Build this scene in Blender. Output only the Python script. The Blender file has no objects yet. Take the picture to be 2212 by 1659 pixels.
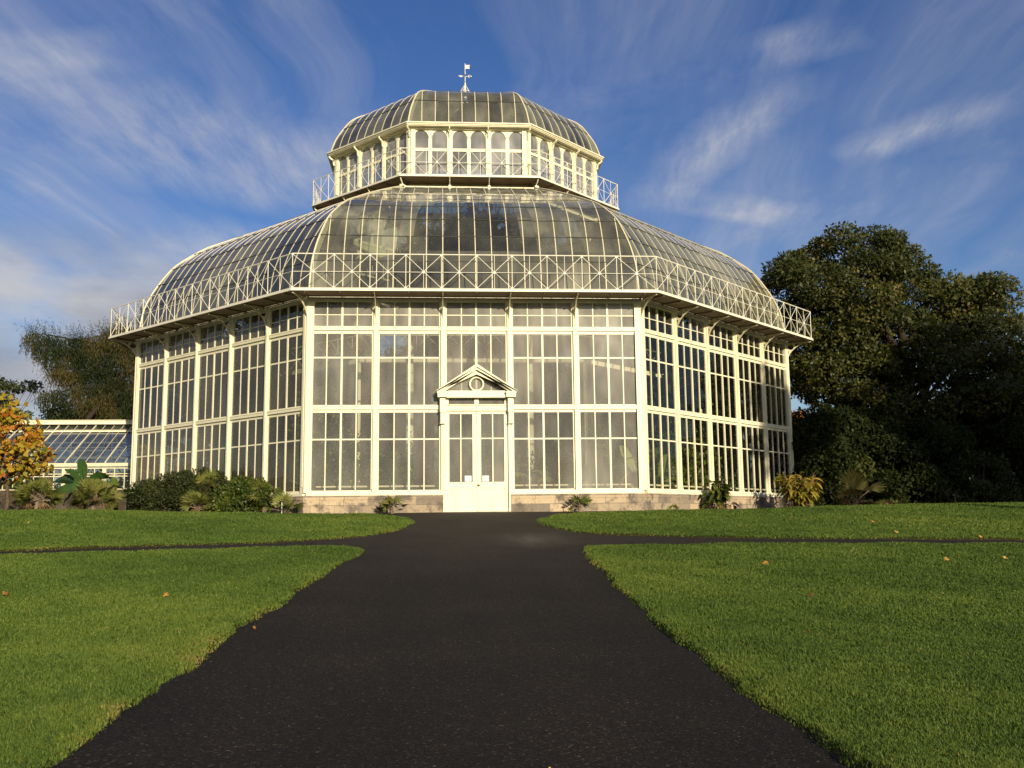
import bpy, math, random
import numpy as np
from mathutils import Matrix, Vector
random.seed(7); RNG = np.random.default_rng(11)
S = bpy.context.scene; COL = S.collection
PI = math.pi; T8 = math.tan(PI/8)
BAY = 2.35; R = 2.5*BAY/T8                       # wall apothem of the octagon, five bays a side

# ------------------------------------------------------------------ camera
cam_d = bpy.data.cameras.new('camera'); cam = bpy.data.objects.new('camera', cam_d); COL.objects.link(cam)
S.camera = cam
CAM = np.array([-1.2065, -34.3218, -0.4515])
CR = np.array([0.99748891, -0.07001123, -0.01069124]); CF = np.array([0.07081981, 0.98741264, 0.14142427])
CU = np.cross(CR, CF)
m = Matrix.Identity(4)
for i in range(3):
    m[i][0] = CR[i]; m[i][1] = CU[i]; m[i][2] = -CF[i]; m[i][3] = CAM[i]
cam.matrix_world = m
cam_d.sensor_width = 36; cam_d.lens = 3142/3264*36; cam_d.clip_start = 0.1; cam_d.clip_end = 3000

def at(x, y, Y):
    """point where the view through (x, y) of a 2212 x 1659 picture meets the upright plane y = Y"""
    d = (x-1106)/2129.3*CR + (829.5-y)/2129.3*CU + CF
    return CAM + d*((Y-CAM[1])/d[1])

# ------------------------------------------------------------------ terrain
PY = np.array([-2000, -60, -40, -34.3, -28.4, -26.3, -24, -20.4, -17.4, -14.1, -7, -1.5, 0, 2000.])
PZ = np.array([-1.9, -1.9, -1.88, -1.87, -1.835, -1.765, -1.68, -1.49, -1.27, -1.04, -.52, -.08, 0, 0])
def sst(a, b, x):
    t = np.clip((np.asarray(x, float)-a)/(b-a), 0, 1); return t*t*(3-2*t)
def terr(x, y):
    x = np.asarray(x, float); y = np.asarray(y, float)
    z = np.interp(y, PY, PZ)
    t = np.clip((y+14)/10, 0, 1)
    return z + .2*sst(4, 16, -x)*t + .1*sst(6, 20, x)*t

# ------------------------------------------------------------------ object helpers
def tag(o, label=None, cat=None, group=None, kind=None):
    if label: o['label'] = label
    if cat: o['category'] = cat
    if group: o['group'] = group
    if kind: o['kind'] = kind
    return o
def thing(name, label, cat, loc=(0, 0, 0), rz=0, group=None):
    o = bpy.data.objects.new(name, None); o.empty_display_size = .3; COL.objects.link(o)
    o.location = loc; o.rotation_euler = (0, 0, rz)
    return tag(o, label, cat, group)
def put(name, me, parent=None, loc=None, rz=None):
    o = bpy.data.objects.new(name, me); COL.objects.link(o)
    if parent: o.parent = parent
    if loc is not None: o.location = loc
    if rz is not None: o.rotation_euler = (0, 0, rz)
    return o
def copy_tree(o, parent=None):
    c = o.copy(); COL.objects.link(c)
    if parent: c.parent = parent
    for ch in list(o.children): copy_tree(ch, c)
    return c

class MB:
    """collects shapes into one mesh"""
    def __init__(s): s.v = []; s.f = []; s.mi = []; s.m = 0
    def add(s, vs, fs):
        b = len(s.v); s.v += [tuple(p) for p in vs]
        for f in fs: s.f.append([b+i for i in f]); s.mi.append(s.m)
    def box(s, x0, x1, y0, y1, z0, z1):
        vs = [(x, y, z) for z in (z0, z1) for y in (y0, y1) for x in (x0, x1)]
        s.add(vs, [(0, 2, 3, 1), (4, 5, 7, 6), (0, 1, 5, 4), (2, 6, 7, 3), (0, 4, 6, 2), (1, 3, 7, 5)])
    def beam(s, p, q, w, h, up=(0, 0, 1)):
        p = Vector(p); q = Vector(q); d = (q-p).normalized(); u = Vector(up)
        a = d.cross(u)
        if a.length < 1e-4: a = d.cross(Vector((1, 0, 0)))
        a.normalize(); b = a.cross(d)
        a *= w/2; b *= h/2
        s.add([p-a-b, p+a-b, p+a+b, p-a+b, q-a-b, q+a-b, q+a+b, q-a+b],
              [(0, 1, 2, 3), (4, 7, 6, 5), (0, 4, 5, 1), (1, 5, 6, 2), (2, 6, 7, 3), (3, 7, 4, 0)])
    def tube(s, pts, rad, n=6, cap=True):
        pts = [Vector(p) for p in pts]; k = len(pts)
        if not hasattr(rad, '__len__'): rad = [rad]*k
        rings = []; prev = None
        for i, p in enumerate(pts):
            d = (pts[min(i+1, k-1)]-pts[max(i-1, 0)])
            if d.length < 1e-6: d = Vector((0, 0, 1))
            d.normalize()
            if prev is None:
                a = d.cross(Vector((0, 0, 1)))
                if a.length < .05: a = d.cross(Vector((1, 0, 0)))
            else: a = prev - d*prev.dot(d)
            a.normalize(); prev = a; b = d.cross(a)
            rings.append([p+(a*math.cos(2*PI*j/n)+b*math.sin(2*PI*j/n))*rad[i] for j in range(n)])
        vs = [v for r in rings for v in r]; fs = []
        for i in range(k-1):
            for j in range(n):
                fs.append((i*n+j, i*n+(j+1) % n, (i+1)*n+(j+1) % n, (i+1)*n+j))
        if cap: fs += [tuple(range(n-1, -1, -1)), tuple((k-1)*n+j for j in range(n))]
        s.add(vs, fs)
    def disc(s, c, nrm, r, t, n=10):
        c = Vector(c); nrm = Vector(nrm).normalized(); s.tube([c-nrm*t/2, c+nrm*t/2], r, n)
    def ring(s, c, r, t, ax, n=20, m=6, d=None):
        """flat ring in the plane through c spanned by ax = (u, w)"""
        u, w = Vector(ax[0]), Vector(ax[1]); nn = u.cross(w); c = Vector(c); d = d or t
        vs = []; fs = []
        for i in range(n):
            a = 2*PI*i/n; e = u*math.cos(a)+w*math.sin(a)
            for j in range(m):
                b = 2*PI*j/m; vs.append(c+e*(r+t/2*math.cos(b))+nn*(d/2*math.sin(b)))
        for i in range(n):
            for j in range(m):
                fs.append((i*m+j, ((i+1) % n)*m+j, ((i+1) % n)*m+(j+1) % m, i*m+(j+1) % m))
        s.add(vs, fs)
    def mesh(s, name, mats, smooth=False):
        me = bpy.data.meshes.new(name); me.from_pydata(s.v, [], s.f)
        for mt in (mats if isinstance(mats, (list, tuple)) else [mats]): me.materials.append(mt)
        if len(me.materials) > 1: me.polygons.foreach_set('material_index', s.mi)
        if smooth: me.polygons.foreach_set('use_smooth', [True]*len(me.polygons))
        me.update(); return me

def np_mesh(name, V, F, mat, var=None, smooth=False, extra=None):
    """V n x 3, F m x k (all faces k-gons) -> mesh, var = per-point float attribute"""
    V = np.asarray(V, np.float32); F = np.asarray(F, np.int32); me = bpy.data.meshes.new(name)
    me.vertices.add(len(V)); me.vertices.foreach_set('co', V.ravel())
    k = F.shape[1]; me.loops.add(F.size); me.loops.foreach_set('vertex_index', F.ravel())
    me.polygons.add(len(F)); me.polygons.foreach_set('loop_start', np.arange(0, F.size, k, dtype=np.int32))
    if smooth: me.polygons.foreach_set('use_smooth', np.ones(len(F), bool))
    me.materials.append(mat)
    me.update(calc_edges=True)
    if var is not None:
        a = me.attributes.new('var', 'FLOAT', 'POINT'); a.data.foreach_set('value', np.asarray(var, np.float32))
    return me

# ------------------------------------------------------------------ materials
def new_mat(name):
    mt = bpy.data.materials.new(name); mt.use_nodes = True; nt = mt.node_tree; nt.nodes.clear()
    out = nt.nodes.new('ShaderNodeOutputMaterial'); return mt, nt, out
def N(nt, typ, **kw):
    n = nt.nodes.new(typ)
    for k, v in kw.items():
        if k in n.inputs: n.inputs[k].default_value = v
        else: setattr(n, k, v)
    return n
def ramp(nt, fac, stops):
    r = nt.nodes.new('ShaderNodeValToRGB'); e = r.color_ramp.elements
    while len(e) < len(stops): e.new(.5)
    for i, (p, c) in enumerate(stops): e[i].position = p; e[i].color = (*c, 1)
    nt.links.new(fac, r.inputs[0]); return r.outputs[0]
def mixc(nt, fac, a, b, mode='MIX'):
    n = nt.nodes.new('ShaderNodeMix'); n.data_type = 'RGBA'; n.blend_type = mode
    L = nt.links
    for sock, v in ((n.inputs[0], fac), (n.inputs[6], a), (n.inputs[7], b)):
        if hasattr(v, 'links'): L.new(v, sock)
        elif isinstance(v, (tuple, list)): sock.default_value = (*v, 1) if len(v) == 3 else v
        else: sock.default_value = v
    return n.outputs[2]
def math_n(nt, op, a, b=None, c=None, clamp=False):
    n = nt.nodes.new('ShaderNodeMath'); n.operation = op; n.use_clamp = clamp
    for i, v in enumerate((a, b, c)):
        if v is None: continue
        if hasattr(v, 'links'): nt.links.new(v, n.inputs[i])
        else: n.inputs[i].default_value = v
    return n.outputs[0]
def noise(nt, scale, detail=4, rough=.55, vec=None, dist=0):
    n = N(nt, 'ShaderNodeTexNoise', Scale=scale, Detail=detail, Roughness=rough, Distortion=dist)
    if vec is not None: nt.links.new(vec, n.inputs['Vector'])
    return n
def obj_vec(nt, scale=None, rot=None):
    tc = nt.nodes.new('ShaderNodeTexCoord'); v = tc.outputs['Object']
    if scale or rot:
        mp = nt.nodes.new('ShaderNodeMapping')
        if scale: mp.inputs['Scale'].default_value = scale
        if rot: mp.inputs['Rotation'].default_value = rot
        nt.links.new(v, mp.inputs[0]); v = mp.outputs[0]
    return v
def pos_vec(nt, scale=None):
    g = nt.nodes.new('ShaderNodeNewGeometry'); v = g.outputs['Position']
    if scale:
        mp = nt.nodes.new('ShaderNodeMapping'); mp.inputs['Scale'].default_value = scale
        nt.links.new(v, mp.inputs[0]); v = mp.outputs[0]
    return v
def bump(nt, h, strength, dist):
    b = N(nt, 'ShaderNodeBump', Strength=strength, Distance=dist); nt.links.new(h, b.inputs['Height']); return b.outputs[0]

def paint(name, base, dirt, amount=.5, rough=.45, sc=1.0):
    mt, nt, out = new_mat(name); L = nt.links; p = N(nt, 'ShaderNodeBsdfPrincipled', Roughness=rough)
    v = pos_vec(nt, (1, 1, .35)); n1 = noise(nt, 3.2*sc, 6, .65, v); n2 = noise(nt, 23*sc, 4, .6, pos_vec(nt, (1, 1, .15)))
    f = math_n(nt, 'MULTIPLY', ramp(nt, n1.outputs[0], [(.48, (0, 0, 0)), (.78, (1, 1, 1))]), ramp(nt, n2.outputs[0], [(.4, (.2,)*3), (.7, (1,)*3)]))
    f = math_n(nt, 'MULTIPLY', f, amount)
    L.new(mixc(nt, f, base, dirt), p.inputs['Base Color'])
    n3 = noise(nt, 60, 3, .5, pos_vec(nt)); L.new(bump(nt, n3.outputs[0], .25, .004), p.inputs['Normal'])
    L.new(p.outputs[0], out.inputs[0]); return mt
M = {}
M['cream'] = paint('cream_paint', (.84, .79, .585), (.42, .33, .19), .65)
M['cream_dull'] = paint('weathered_cream_paint', (.70, .63, .44), (.36, .28, .17), .8)
M['rail'] = paint('white_rail_paint', (.84, .80, .66), (.50, .40, .28), .45)
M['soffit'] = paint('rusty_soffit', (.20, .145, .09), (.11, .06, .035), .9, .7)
M['inner'] = paint('inner_cream_paint', (.80, .73, .52), (.5, .42, .26), .6, .6)
M['lead'] = paint('dark_lap', (.05, .055, .05), (.02, .02, .02), .5, .6)
M['pipe'] = paint('brown_pipe', (.25, .10, .05), (.1, .05, .03), .6, .6)

def glass(name, tint, film, film_amt, rough=.03, wav=.006, gain=1.5, wscale=1.4, streak=.5, var=False, big=.7):
    mt, nt, out = new_mat(name); L = nt.links
    tr = N(nt, 'ShaderNodeBsdfTransparent', Color=(*tint, 1)); gl = N(nt, 'ShaderNodeBsdfGlossy', Roughness=rough, Color=(1, 1, 1, 1))
    df = N(nt, 'ShaderNodeBsdfDiffuse', Color=(*film, 1)); tl = N(nt, 'ShaderNodeBsdfTranslucent', Color=(*film, 1))
    n = noise(nt, wscale, 1, .5, pos_vec(nt)); nb = bump(nt, n.outputs[0], 1, wav); L.new(nb, gl.inputs['Normal'])
    fr = N(nt, 'ShaderNodeFresnel', IOR=1.5); ff = math_n(nt, 'MULTIPLY', fr.outputs[0], gain, clamp=True)
    m1 = nt.nodes.new('ShaderNodeMixShader'); L.new(ff, m1.inputs[0]); L.new(tr.outputs[0], m1.inputs[1]); L.new(gl.outputs[0], m1.inputs[2])
    md = nt.nodes.new('ShaderNodeMixShader'); md.inputs[0].default_value = .3; L.new(df.outputs[0], md.inputs[1]); L.new(tl.outputs[0], md.inputs[2])
    m2 = nt.nodes.new('ShaderNodeMixShader')
    n1 = noise(nt, big, 2, .5, pos_vec(nt)); n2 = noise(nt, 2.6, 1, .5, pos_vec(nt, (1, 1, .3)))
    a = ramp(nt, n1.outputs[0], [(.3, (1-streak,)*3), (.75, (1+streak,)*3)]); b = ramp(nt, n2.outputs[0], [(.3, (.75,)*3), (.75, (1.2,)*3)])
    f = math_n(nt, 'MULTIPLY', math_n(nt, 'MULTIPLY', a, b), film_amt, clamp=True)
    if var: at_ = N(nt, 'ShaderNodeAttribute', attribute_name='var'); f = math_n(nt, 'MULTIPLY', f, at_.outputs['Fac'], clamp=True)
    L.new(f, m2.inputs[0]); L.new(m1.outputs[0], m2.inputs[1]); L.new(md.outputs[0], m2.inputs[2])
    L.new(m2.outputs[0], out.inputs[0]); return mt
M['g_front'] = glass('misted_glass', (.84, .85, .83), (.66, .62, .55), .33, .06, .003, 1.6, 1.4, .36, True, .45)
M['g_lantern'] = glass('lantern_glass', (.80, .82, .84), (.66, .65, .66), .48, .06, .004, 1.8, 1.4, .45)  # cloud reflection painted in as a pale film colour
M['g_left'] = glass('dusty_glass', (.82, .84, .80), (.56, .51, .38), .17, .05, .006, 1.3, 1.4, .85, True, .3)
M['g_right'] = glass('clear_glass', (.86, .88, .86), (.6, .58, .5), .012, .02, .004, 1.0, 1.4, .5, True)
M['g_roof'] = glass('roof_glass', (.60, .66, .60), (.60, .58, .45), .22, .06, .012, 1.7, 2.2, .75, True, .33)
M['g_wing'] = glass('wing_roof_glass', (.40, .46, .52), (.5, .5, .45), .10, .03, .01, .3)

def simple(name, col, rough=.7, spec=.3, metal=0, var=.25, sc=8, bmp=0):
    mt, nt, out = new_mat(name); L = nt.links; p = N(nt, 'ShaderNodeBsdfPrincipled', Roughness=rough, Metallic=metal)
    p.inputs['Specular IOR Level'].default_value = spec
    n = noise(nt, sc, 5, .6, pos_vec(nt)); lo = tuple(c*(1-var) for c in col); hi = tuple(min(1, c*(1+var)) for c in col)
    L.new(ramp(nt, n.outputs[0], [(.3, lo), (.7, hi)]), p.inputs['Base Color'])
    if bmp: L.new(bump(nt, n.outputs[0], .6, bmp), p.inputs['Normal'])
    L.new(p.outputs[0], out.inputs[0]); return mt
M['leadgrey'] = simple('lead_sheet', (.16, .17, .18), .6, .3, 0, .2, 2)
M['bark'] = simple('bark', (.10, .075, .05), .9, .1, 0, .5, 12, .03)
M['bark_pale'] = simple('pale_bark', (.22, .17, .12), .9, .1, 0, .4, 9, .02)
M['soil'] = simple('soil', (.055, .036, .024), .95, .1, 0, .5, 6, .05)
M['floor'] = simple('floor', (.07, .06, .045), .9, .1, 0, .4, 3)
M['brass'] = simple('brass', (.45, .28, .08), .35, .5, 1, .2)
M['paper'] = simple('paper', (.85, .86, .85), .8, .2, 0, .03)
M['ink'] = simple('ink', (.35, .36, .4), .8, .2, 0, .1)
M['bark_dark'] = simple('dark_bark', (.04, .031, .022), .9, .1, 0, .4, 10, .02)
M['wall_shade'] = simple('shaded_base_wall', (.075, .06, .045), .95, .1, 0, .5, 3, .02)  # shade of the bed plants put into the wall colour
M['tagblack'] = simple('label_black', (.03, .03, .03), .6, .3)
M['tagwhite'] = simple('label_white', (.7, .7, .66), .6, .3, 0, .05)

def leafmat(name, stops, trans=.35, rough=.5, spec=.3):
    mt, nt, out = new_mat(name); L = nt.links
    at_ = N(nt, 'ShaderNodeAttribute', attribute_name='var')
    c = ramp(nt, at_.outputs['Fac'], stops)
    p = N(nt, 'ShaderNodeBsdfPrincipled', Roughness=rough); p.inputs['Specular IOR Level'].default_value = spec
    L.new(c, p.inputs['Base Color'])
    t = N(nt, 'ShaderNodeBsdfTranslucent'); L.new(mixc(nt, .5, c, (.16, .2, .03), 'MIX'), t.inputs[0])
    mx = nt.nodes.new('ShaderNodeMixShader'); mx.inputs[0].default_value = trans
    L.new(p.outputs[0], mx.inputs[1]); L.new(t.outputs[0], mx.inputs[2]); L.new(mx.outputs[0], out.inputs[0]); return mt
M['l_tree'] = leafmat('tree_leaves', [(0, (.022, .030, .008)), (.42, (.052, .062, .014)), (.75, (.105, .10, .022)), (1, (.24, .15, .028))], .25)
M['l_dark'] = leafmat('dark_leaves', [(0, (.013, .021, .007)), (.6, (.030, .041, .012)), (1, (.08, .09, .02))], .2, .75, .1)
M['l_larch'] = leafmat('larch_needles', [(0, (.014, .025, .009)), (.5, (.048, .056, .018)), (1, (.135, .088, .030))], .25, .7, .15)
M['l_autumn'] = leafmat('autumn_leaves', [(0, (.14, .17, .02)), (.42, (.46, .33, .03)), (.78, (.54, .23, .03)), (1, (.42, .10, .02))], .35)
M['l_shrub'] = leafmat('shrub_leaves', [(0, (.022, .034, .010)), (.6, (.05, .062, .016)), (1, (.10, .10, .025))], .25)
M['l_lush'] = leafmat('lush_leaves', [(0, (.03, .055, .012)), (.6, (.08, .115, .02)), (1, (.22, .22, .03))], .3, .4)
M['l_palm'] = leafmat('palm_leaves', [(0, (.05, .075, .02)), (.5, (.16, .185, .04)), (1, (.38, .31, .11))], .25, .45)
M['l_inside'] = leafmat('inside_leaves', [(0, (.02, .04, .01)), (.55, (.07, .12, .024)), (1, (.36, .40, .10))], .35, .45)
M['l_ginger'] = leafmat('ginger_leaves', [(0, (.07, .11, .02)), (.4, (.26, .24, .03)), (.8, (.48, .32, .05)), (1, (.35, .13, .03))], .3)
M['l_banana'] = leafmat('banana_leaves', [(0, (.02, .045, .012)), (.6, (.06, .13, .025)), (1, (.22, .28, .04))], .3, .35, .5)
M['l_dry'] = leafmat('dry_leaves', [(0, (.09, .05, .025)), (.6, (.2, .12, .06)), (1, (.32, .22, .11))], .15, .8)
M['l_fallen'] = leafmat('fallen_leaf', [(0, (.16, .07, .025)), (.5, (.5, .2, .04)), (1, (.55, .36, .09))], .1, .7)
M['grass'] = leafmat('grass_blades', [(0, (.040, .072, .013)), (.4, (.096, .156, .026)), (.72, (.168, .225, .036)), (.92, (.23, .235, .045)), (1, (.36, .26, .10))], .3, .55, .22)

# stone plinth: large squared blocks
mt, nt, out = new_mat('stone_blocks'); L = nt.links; p = N(nt, 'ShaderNodeBsdfPrincipled', Roughness=.9)
uv = nt.nodes.new('ShaderNodeUVMap'); br = N(nt, 'ShaderNodeTexBrick', offset=.37, squash=1.0)
for k, v in dict(Scale=1.0).items(): br.inputs[k].default_value = v
br.inputs['Mortar Size'].default_value = .009; br.inputs['Brick Width'].default_value = .82; br.inputs['Row Height'].default_value = .29
br.inputs['Color1'].default_value = (.62, .48, .32, 1); br.inputs['Color2'].default_value = (.20, .17, .14, 1); br.inputs['Mortar'].default_value = (.30, .25, .19, 1); br.inputs['Bias'].default_value = -.1
L.new(uv.outputs[0], br.inputs['Vector']); n1 = noise(nt, 2.2, 6, .7, pos_vec(nt)); n2 = noise(nt, 14, 5, .7, pos_vec(nt))
c = mixc(nt, ramp(nt, n1.outputs[0], [(.50, (0, 0, 0)), (.62, (.85,)*3)]), br.outputs['Color'], (.13, .11, .09))
c = mixc(nt, .5, c, ramp(nt, n2.outputs[0], [(.3, (.45,)*3), (.7, (1.0,)*3)]), 'MULTIPLY')
L.new(c, p.inputs['Base Color']); hh = math_n(nt, 'SUBTRACT', n2.outputs[0], br.outputs['Fac']); L.new(bump(nt, hh, .7, .02), p.inputs['Normal'])
L.new(p.outputs[0], out.inputs[0]); M['stone'] = mt
# asphalt
mt, nt, out = new_mat('asphalt'); L = nt.links; p = N(nt, 'ShaderNodeBsdfPrincipled', Roughness=.82); p.inputs['Specular IOR Level'].default_value = .18
pv = pos_vec(nt); vo = N(nt, 'ShaderNodeTexVoronoi', Scale=64.0); L.new(pv, vo.inputs['Vector'])
n1 = noise(nt, .5, 5, .6, pv); n2 = noise(nt, 140, 3, .7, pv); n3 = noise(nt, 38, 3, .6, pv); n4 = noise(nt, .9, 4, .6, pos_vec(nt, (1.6, .22, 1)))
c = ramp(nt, vo.outputs['Color'], [(0, (.0055, .0045, .0037)), (.5, (.0115, .0092, .0076)), (.82, (.030, .024, .019)), (.94, (.10, .082, .064)), (1, (.26, .22, .175))])
c = mixc(nt, .55, c, ramp(nt, n1.outputs[0], [(.3, (.55, .53, .52)), (.7, (1.5, 1.4, 1.3))]), 'MULTIPLY')
c = mixc(nt, .6, c, ramp(nt, n4.outputs[0], [(.35, (.72, .7, .7)), (.65, (1.2, 1.15, 1.1))]), 'MULTIPLY')
c = mixc(nt, ramp(nt, n3.outputs[0], [(.66, (0, 0, 0)), (.74, (.5,)*3)]), c, (.075, .05, .035))
# a paler patch where the cross path meets the main path
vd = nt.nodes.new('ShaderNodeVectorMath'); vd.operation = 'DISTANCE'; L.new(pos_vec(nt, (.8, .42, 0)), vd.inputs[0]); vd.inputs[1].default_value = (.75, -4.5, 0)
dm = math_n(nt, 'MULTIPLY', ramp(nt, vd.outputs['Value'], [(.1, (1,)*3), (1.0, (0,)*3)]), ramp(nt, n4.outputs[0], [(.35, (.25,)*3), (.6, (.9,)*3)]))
sy = nt.nodes.new('ShaderNodeSeparateXYZ'); L.new(pv, sy.inputs[0]); far_ = ramp(nt, math_n(nt, 'ADD', math_n(nt, 'MULTIPLY', sy.outputs[1], .05), 1.0), [(.08, (0,)*3), (.55, (.42,)*3)])   # the path grows paler towards the glasshouse
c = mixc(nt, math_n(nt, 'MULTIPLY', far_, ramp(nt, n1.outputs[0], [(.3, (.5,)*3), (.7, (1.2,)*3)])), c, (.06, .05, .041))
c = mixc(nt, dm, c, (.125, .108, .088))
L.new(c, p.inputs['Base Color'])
h = math_n(nt, 'ADD', vo.outputs['Distance'], math_n(nt, 'MULTIPLY', n2.outputs[0], .5)); L.new(bump(nt, h, .8, .012), p.inputs['Normal'])
L.new(p.outputs[0], out.inputs[0]); M['asphalt'] = mt
# lawn sheet under the blades
mt, nt, out = new_mat('turf'); L = nt.links; p = N(nt, 'ShaderNodeBsdfPrincipled', Roughness=.95); p.inputs['Specular IOR Level'].default_value = .05
pv = pos_vec(nt); n1 = noise(nt, 1.1, 5, .6, pv); n2 = noise(nt, 30, 4, .7, pv)
c = ramp(nt, n1.outputs[0], [(.3, (.055, .09, .016)), (.7, (.105, .145, .025))]); c = mixc(nt, .8, c, ramp(nt, n2.outputs[0], [(.3, (.4,)*3), (.7, (1.15,)*3)]), 'MULTIPLY')
at_ = N(nt, 'ShaderNodeAttribute', attribute_name='var'); c = mixc(nt, at_.outputs['Fac'], c, (.05, .03, .017))
L.new(c, p.inputs['Base Color']); L.new(bump(nt, n2.outputs[0], 1, .03), p.inputs['Normal']); L.new(p.outputs[0], out.inputs[0]); M['turf'] = mt
# ------------------------------------------------------------------ the glasshouse
GH = thing('glasshouse', 'large cream octagonal glasshouse with two tiers of curved glass roof and a pedimented double door', 'glasshouse', (0, R, 0))
HW = 2.5*BAY                                             # half a wall side
def rot(k): return k*PI/4
def on_side(k, x, y=0.0):
    """local place of a point x along side k, y inwards of the wall plane"""
    a = rot(k); px, py = x, -R+y
    return (px*math.cos(a)-py*math.sin(a), px*math.sin(a)+py*math.cos(a), 0)

# columns (0.145 wide, stand 8 cm proud of the wall plane)
def column_mb(z0):
    b = MB(); b.box(-.072, .072, -.085, .07, z0, 7.575)
    b.box(-.045, .045, -.100, -.083, z0+.16, 7.2)
    b.box(-.086, .086, -.105, .05, z0, z0+.14); b.box(-.088, .088, -.108, .05, 7.30, 7.42)
    return b
col_me = column_mb(.70).mesh('column', M['cream']); door_col_me = column_mb(-.06).mesh('door_column', M['cream'])
for k in range(8):
    for i in range(4):
        x = (-1.5+i)*BAY; dm = (k == 0 and i in (1, 2))
        put('column', door_col_me if dm else col_me, GH, on_side(k, x), rot(k))
# corner frame axis points outward along -y of its own frame; the walls turn away by 22.5 degrees
def corner_fixed():
    b = MB()
    for s in (-1, 1):
        a = -s*PI/8                                       # wall direction seen from the corner
        ux, uy = s*math.cos(PI/8), math.sin(PI/8)          # along the wall, away from the corner
        nx, ny = s*math.sin(PI/8), -math.cos(PI/8)         # outward normal of that wall
        for (t0, t1, d0, d1, z0, z1) in ((.0, .20, -.06, .085, .70, 7.575), (.06, .15, .08, .100, .9, 7.2), (.0, .215, -.02, .108, 7.30, 7.42)):
            vs = [(ux*t+nx*d, uy*t+ny*d, z) for z in (z0, z1) for d in (d1, d0) for t in (t0, t1)]
            f = [(0, 2, 3, 1), (4, 5, 7, 6), (0, 1, 5, 4), (2, 6, 7, 3), (0, 4, 6, 2), (1, 3, 7, 5)]
            b.add(vs, f if s > 0 else [t[::-1] for t in f])
    b.tube([(0, -.055, .70), (0, -.055, 7.575)], .055, 10)
    return b
cor_me = corner_fixed().mesh('corner_column', M['cream'])
RC = R/math.cos(PI/8)
for k in range(8):
    a = rot(k)+PI/8; put('corner_column', cor_me, GH, (RC*math.sin(a), -RC*math.cos(a), 0), a)

# horizontal members, one mesh per member and side
def member(name, boxes, ks, mat=M['cream']):
    b = MB()
    for q in boxes: b.box(*q)
    me = b.mesh(name, mat)
    for k in ks: put(name, me, GH, (0, 0, 0), rot(k))
def Y(v): return -R+v
L0 = HW-.03
member('sill_beam', [(-L0, L0, Y(-.115), Y(.06), .60, .68), (-L0, L0, Y(-.06), Y(.05), .68, .745)], range(1, 8))
member('sill_beam', [q for s in (-1, 1) for q in ((s*1.13 if s > 0 else -L0, L0 if s > 0 else -1.13, Y(-.115), Y(.06), .60, .68), (s*1.13 if s > 0 else -L0, L0 if s > 0 else -1.13, Y(-.06), Y(.05), .68, .745))], [0])
member('transom', [(-L0, L0, Y(-.062), Y(.05), 3.565, 3.70), (-L0, L0, Y(-.074), Y(-.06), 3.66, 3.69)], range(8))
member('transom', [(-L0, L0, Y(-.062), Y(.05), 6.365, 6.49), (-L0, L0, Y(-.074), Y(-.06), 6.45, 6.48)], range(8))
member('wall_plate', [(-L0, L0, Y(-.05), Y(.08), 7.41, 7.585), (-L0, L0, Y(-.075), Y(-.048), 7.50, 7.56)], range(8))

# window sashes: frame + glazing bars, panes as a sub-part
XW = [-1.035, -.525, -.015, .495, 1.035]
def sash(z0, z1, cross, xs=(-1.035, -.54, -.5, -.04, .04, .5, .54, 1.035), top=.075, ct=.05):
    b = MB(); y0, y1 = -.010, .045
    for s in (-1, 1): b.box(min(s*1.042, s*1.10), max(s*1.042, s*1.10), y0, y1, z0-.03, z1+top)
    b.box(-1.035, 1.035, y0+.004, y1, z1, z1+top); b.box(-1.035, 1.035, y0+.004, y1, z0-.03, z0)
    for x, w in ((-.52, .0185), (0, .034), (.52, .0185)): b.box(x-w, x+w, y0+.002-(.010 if x == 0 else 0), y1-.004, z0, z1)
    if cross: b.box(-1.034, 1.034, y0+.008, y1-.008, cross-ct/2, cross+ct/2)
    return b
def pane_quads(xs, zs, y, jit=.0022):
    """single panes, each set a little differently in its rebate and a little more or less misted"""
    V, F, A = [], [], []
    for x0, x1 in zip(xs, xs[1:]):
        for z0, z1 in zip(zs, zs[1:]):
            i = len(V); j = RNG.normal(0, jit, 3); V += [(x0, y+j[0], z0), (x1, y+j[1], z0), (x1, y+j[1]+j[2], z1), (x0, y+j[0]+j[2], z1)]; F.append((i, i+1, i+2, i+3)); A += [float(np.clip(RNG.normal(1, .13), .6, 1.4))]*4
    return V, F, A
def panes(z0, z1, cross, mat, glare_film=1.0):
    V, F, A = pane_quads([-1.04, -.52, 0, .52, 1.04], [z0-.01, cross, z1+.01] if cross else [z0-.01, z1+.01], .012); A = [a*glare_film for a in A]; return np_mesh('pane', V, F, M[mat], A)
TIERS = [(.775, 3.46, 2.53, .10, .05), (3.73, 6.25, 5.40, .11, .055), (6.52, 7.39, 6.93, .02, .03)]
sash_me = [sash(z0, z1, c, top=t, ct=ct).mesh('window', M['cream']) for z0, z1, c, t, ct in TIERS]
GLS = {0: 'g_front', -1: 'g_left', 1: 'g_right'}
tall = MB()
for z0, z1, c, t, ct in TIERS:
    q = sash(z0, z1, c, top=t, ct=ct); tall.add(q.v, q.f)
tall_me = tall.mesh('window', M['cream'])
V, F, A = [], [], []
for z0, z1, c, *_ in TIERS:
    v, f, a = pane_quads([-1.04, -.52, 0, .52, 1.04], [z0-.01, c, z1+.01], .02); F += [tuple(i+len(V) for i in q) for q in f]; V += v; A += a
tall_pane = np_mesh('pane', V, F, M['g_left'], A)
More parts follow.
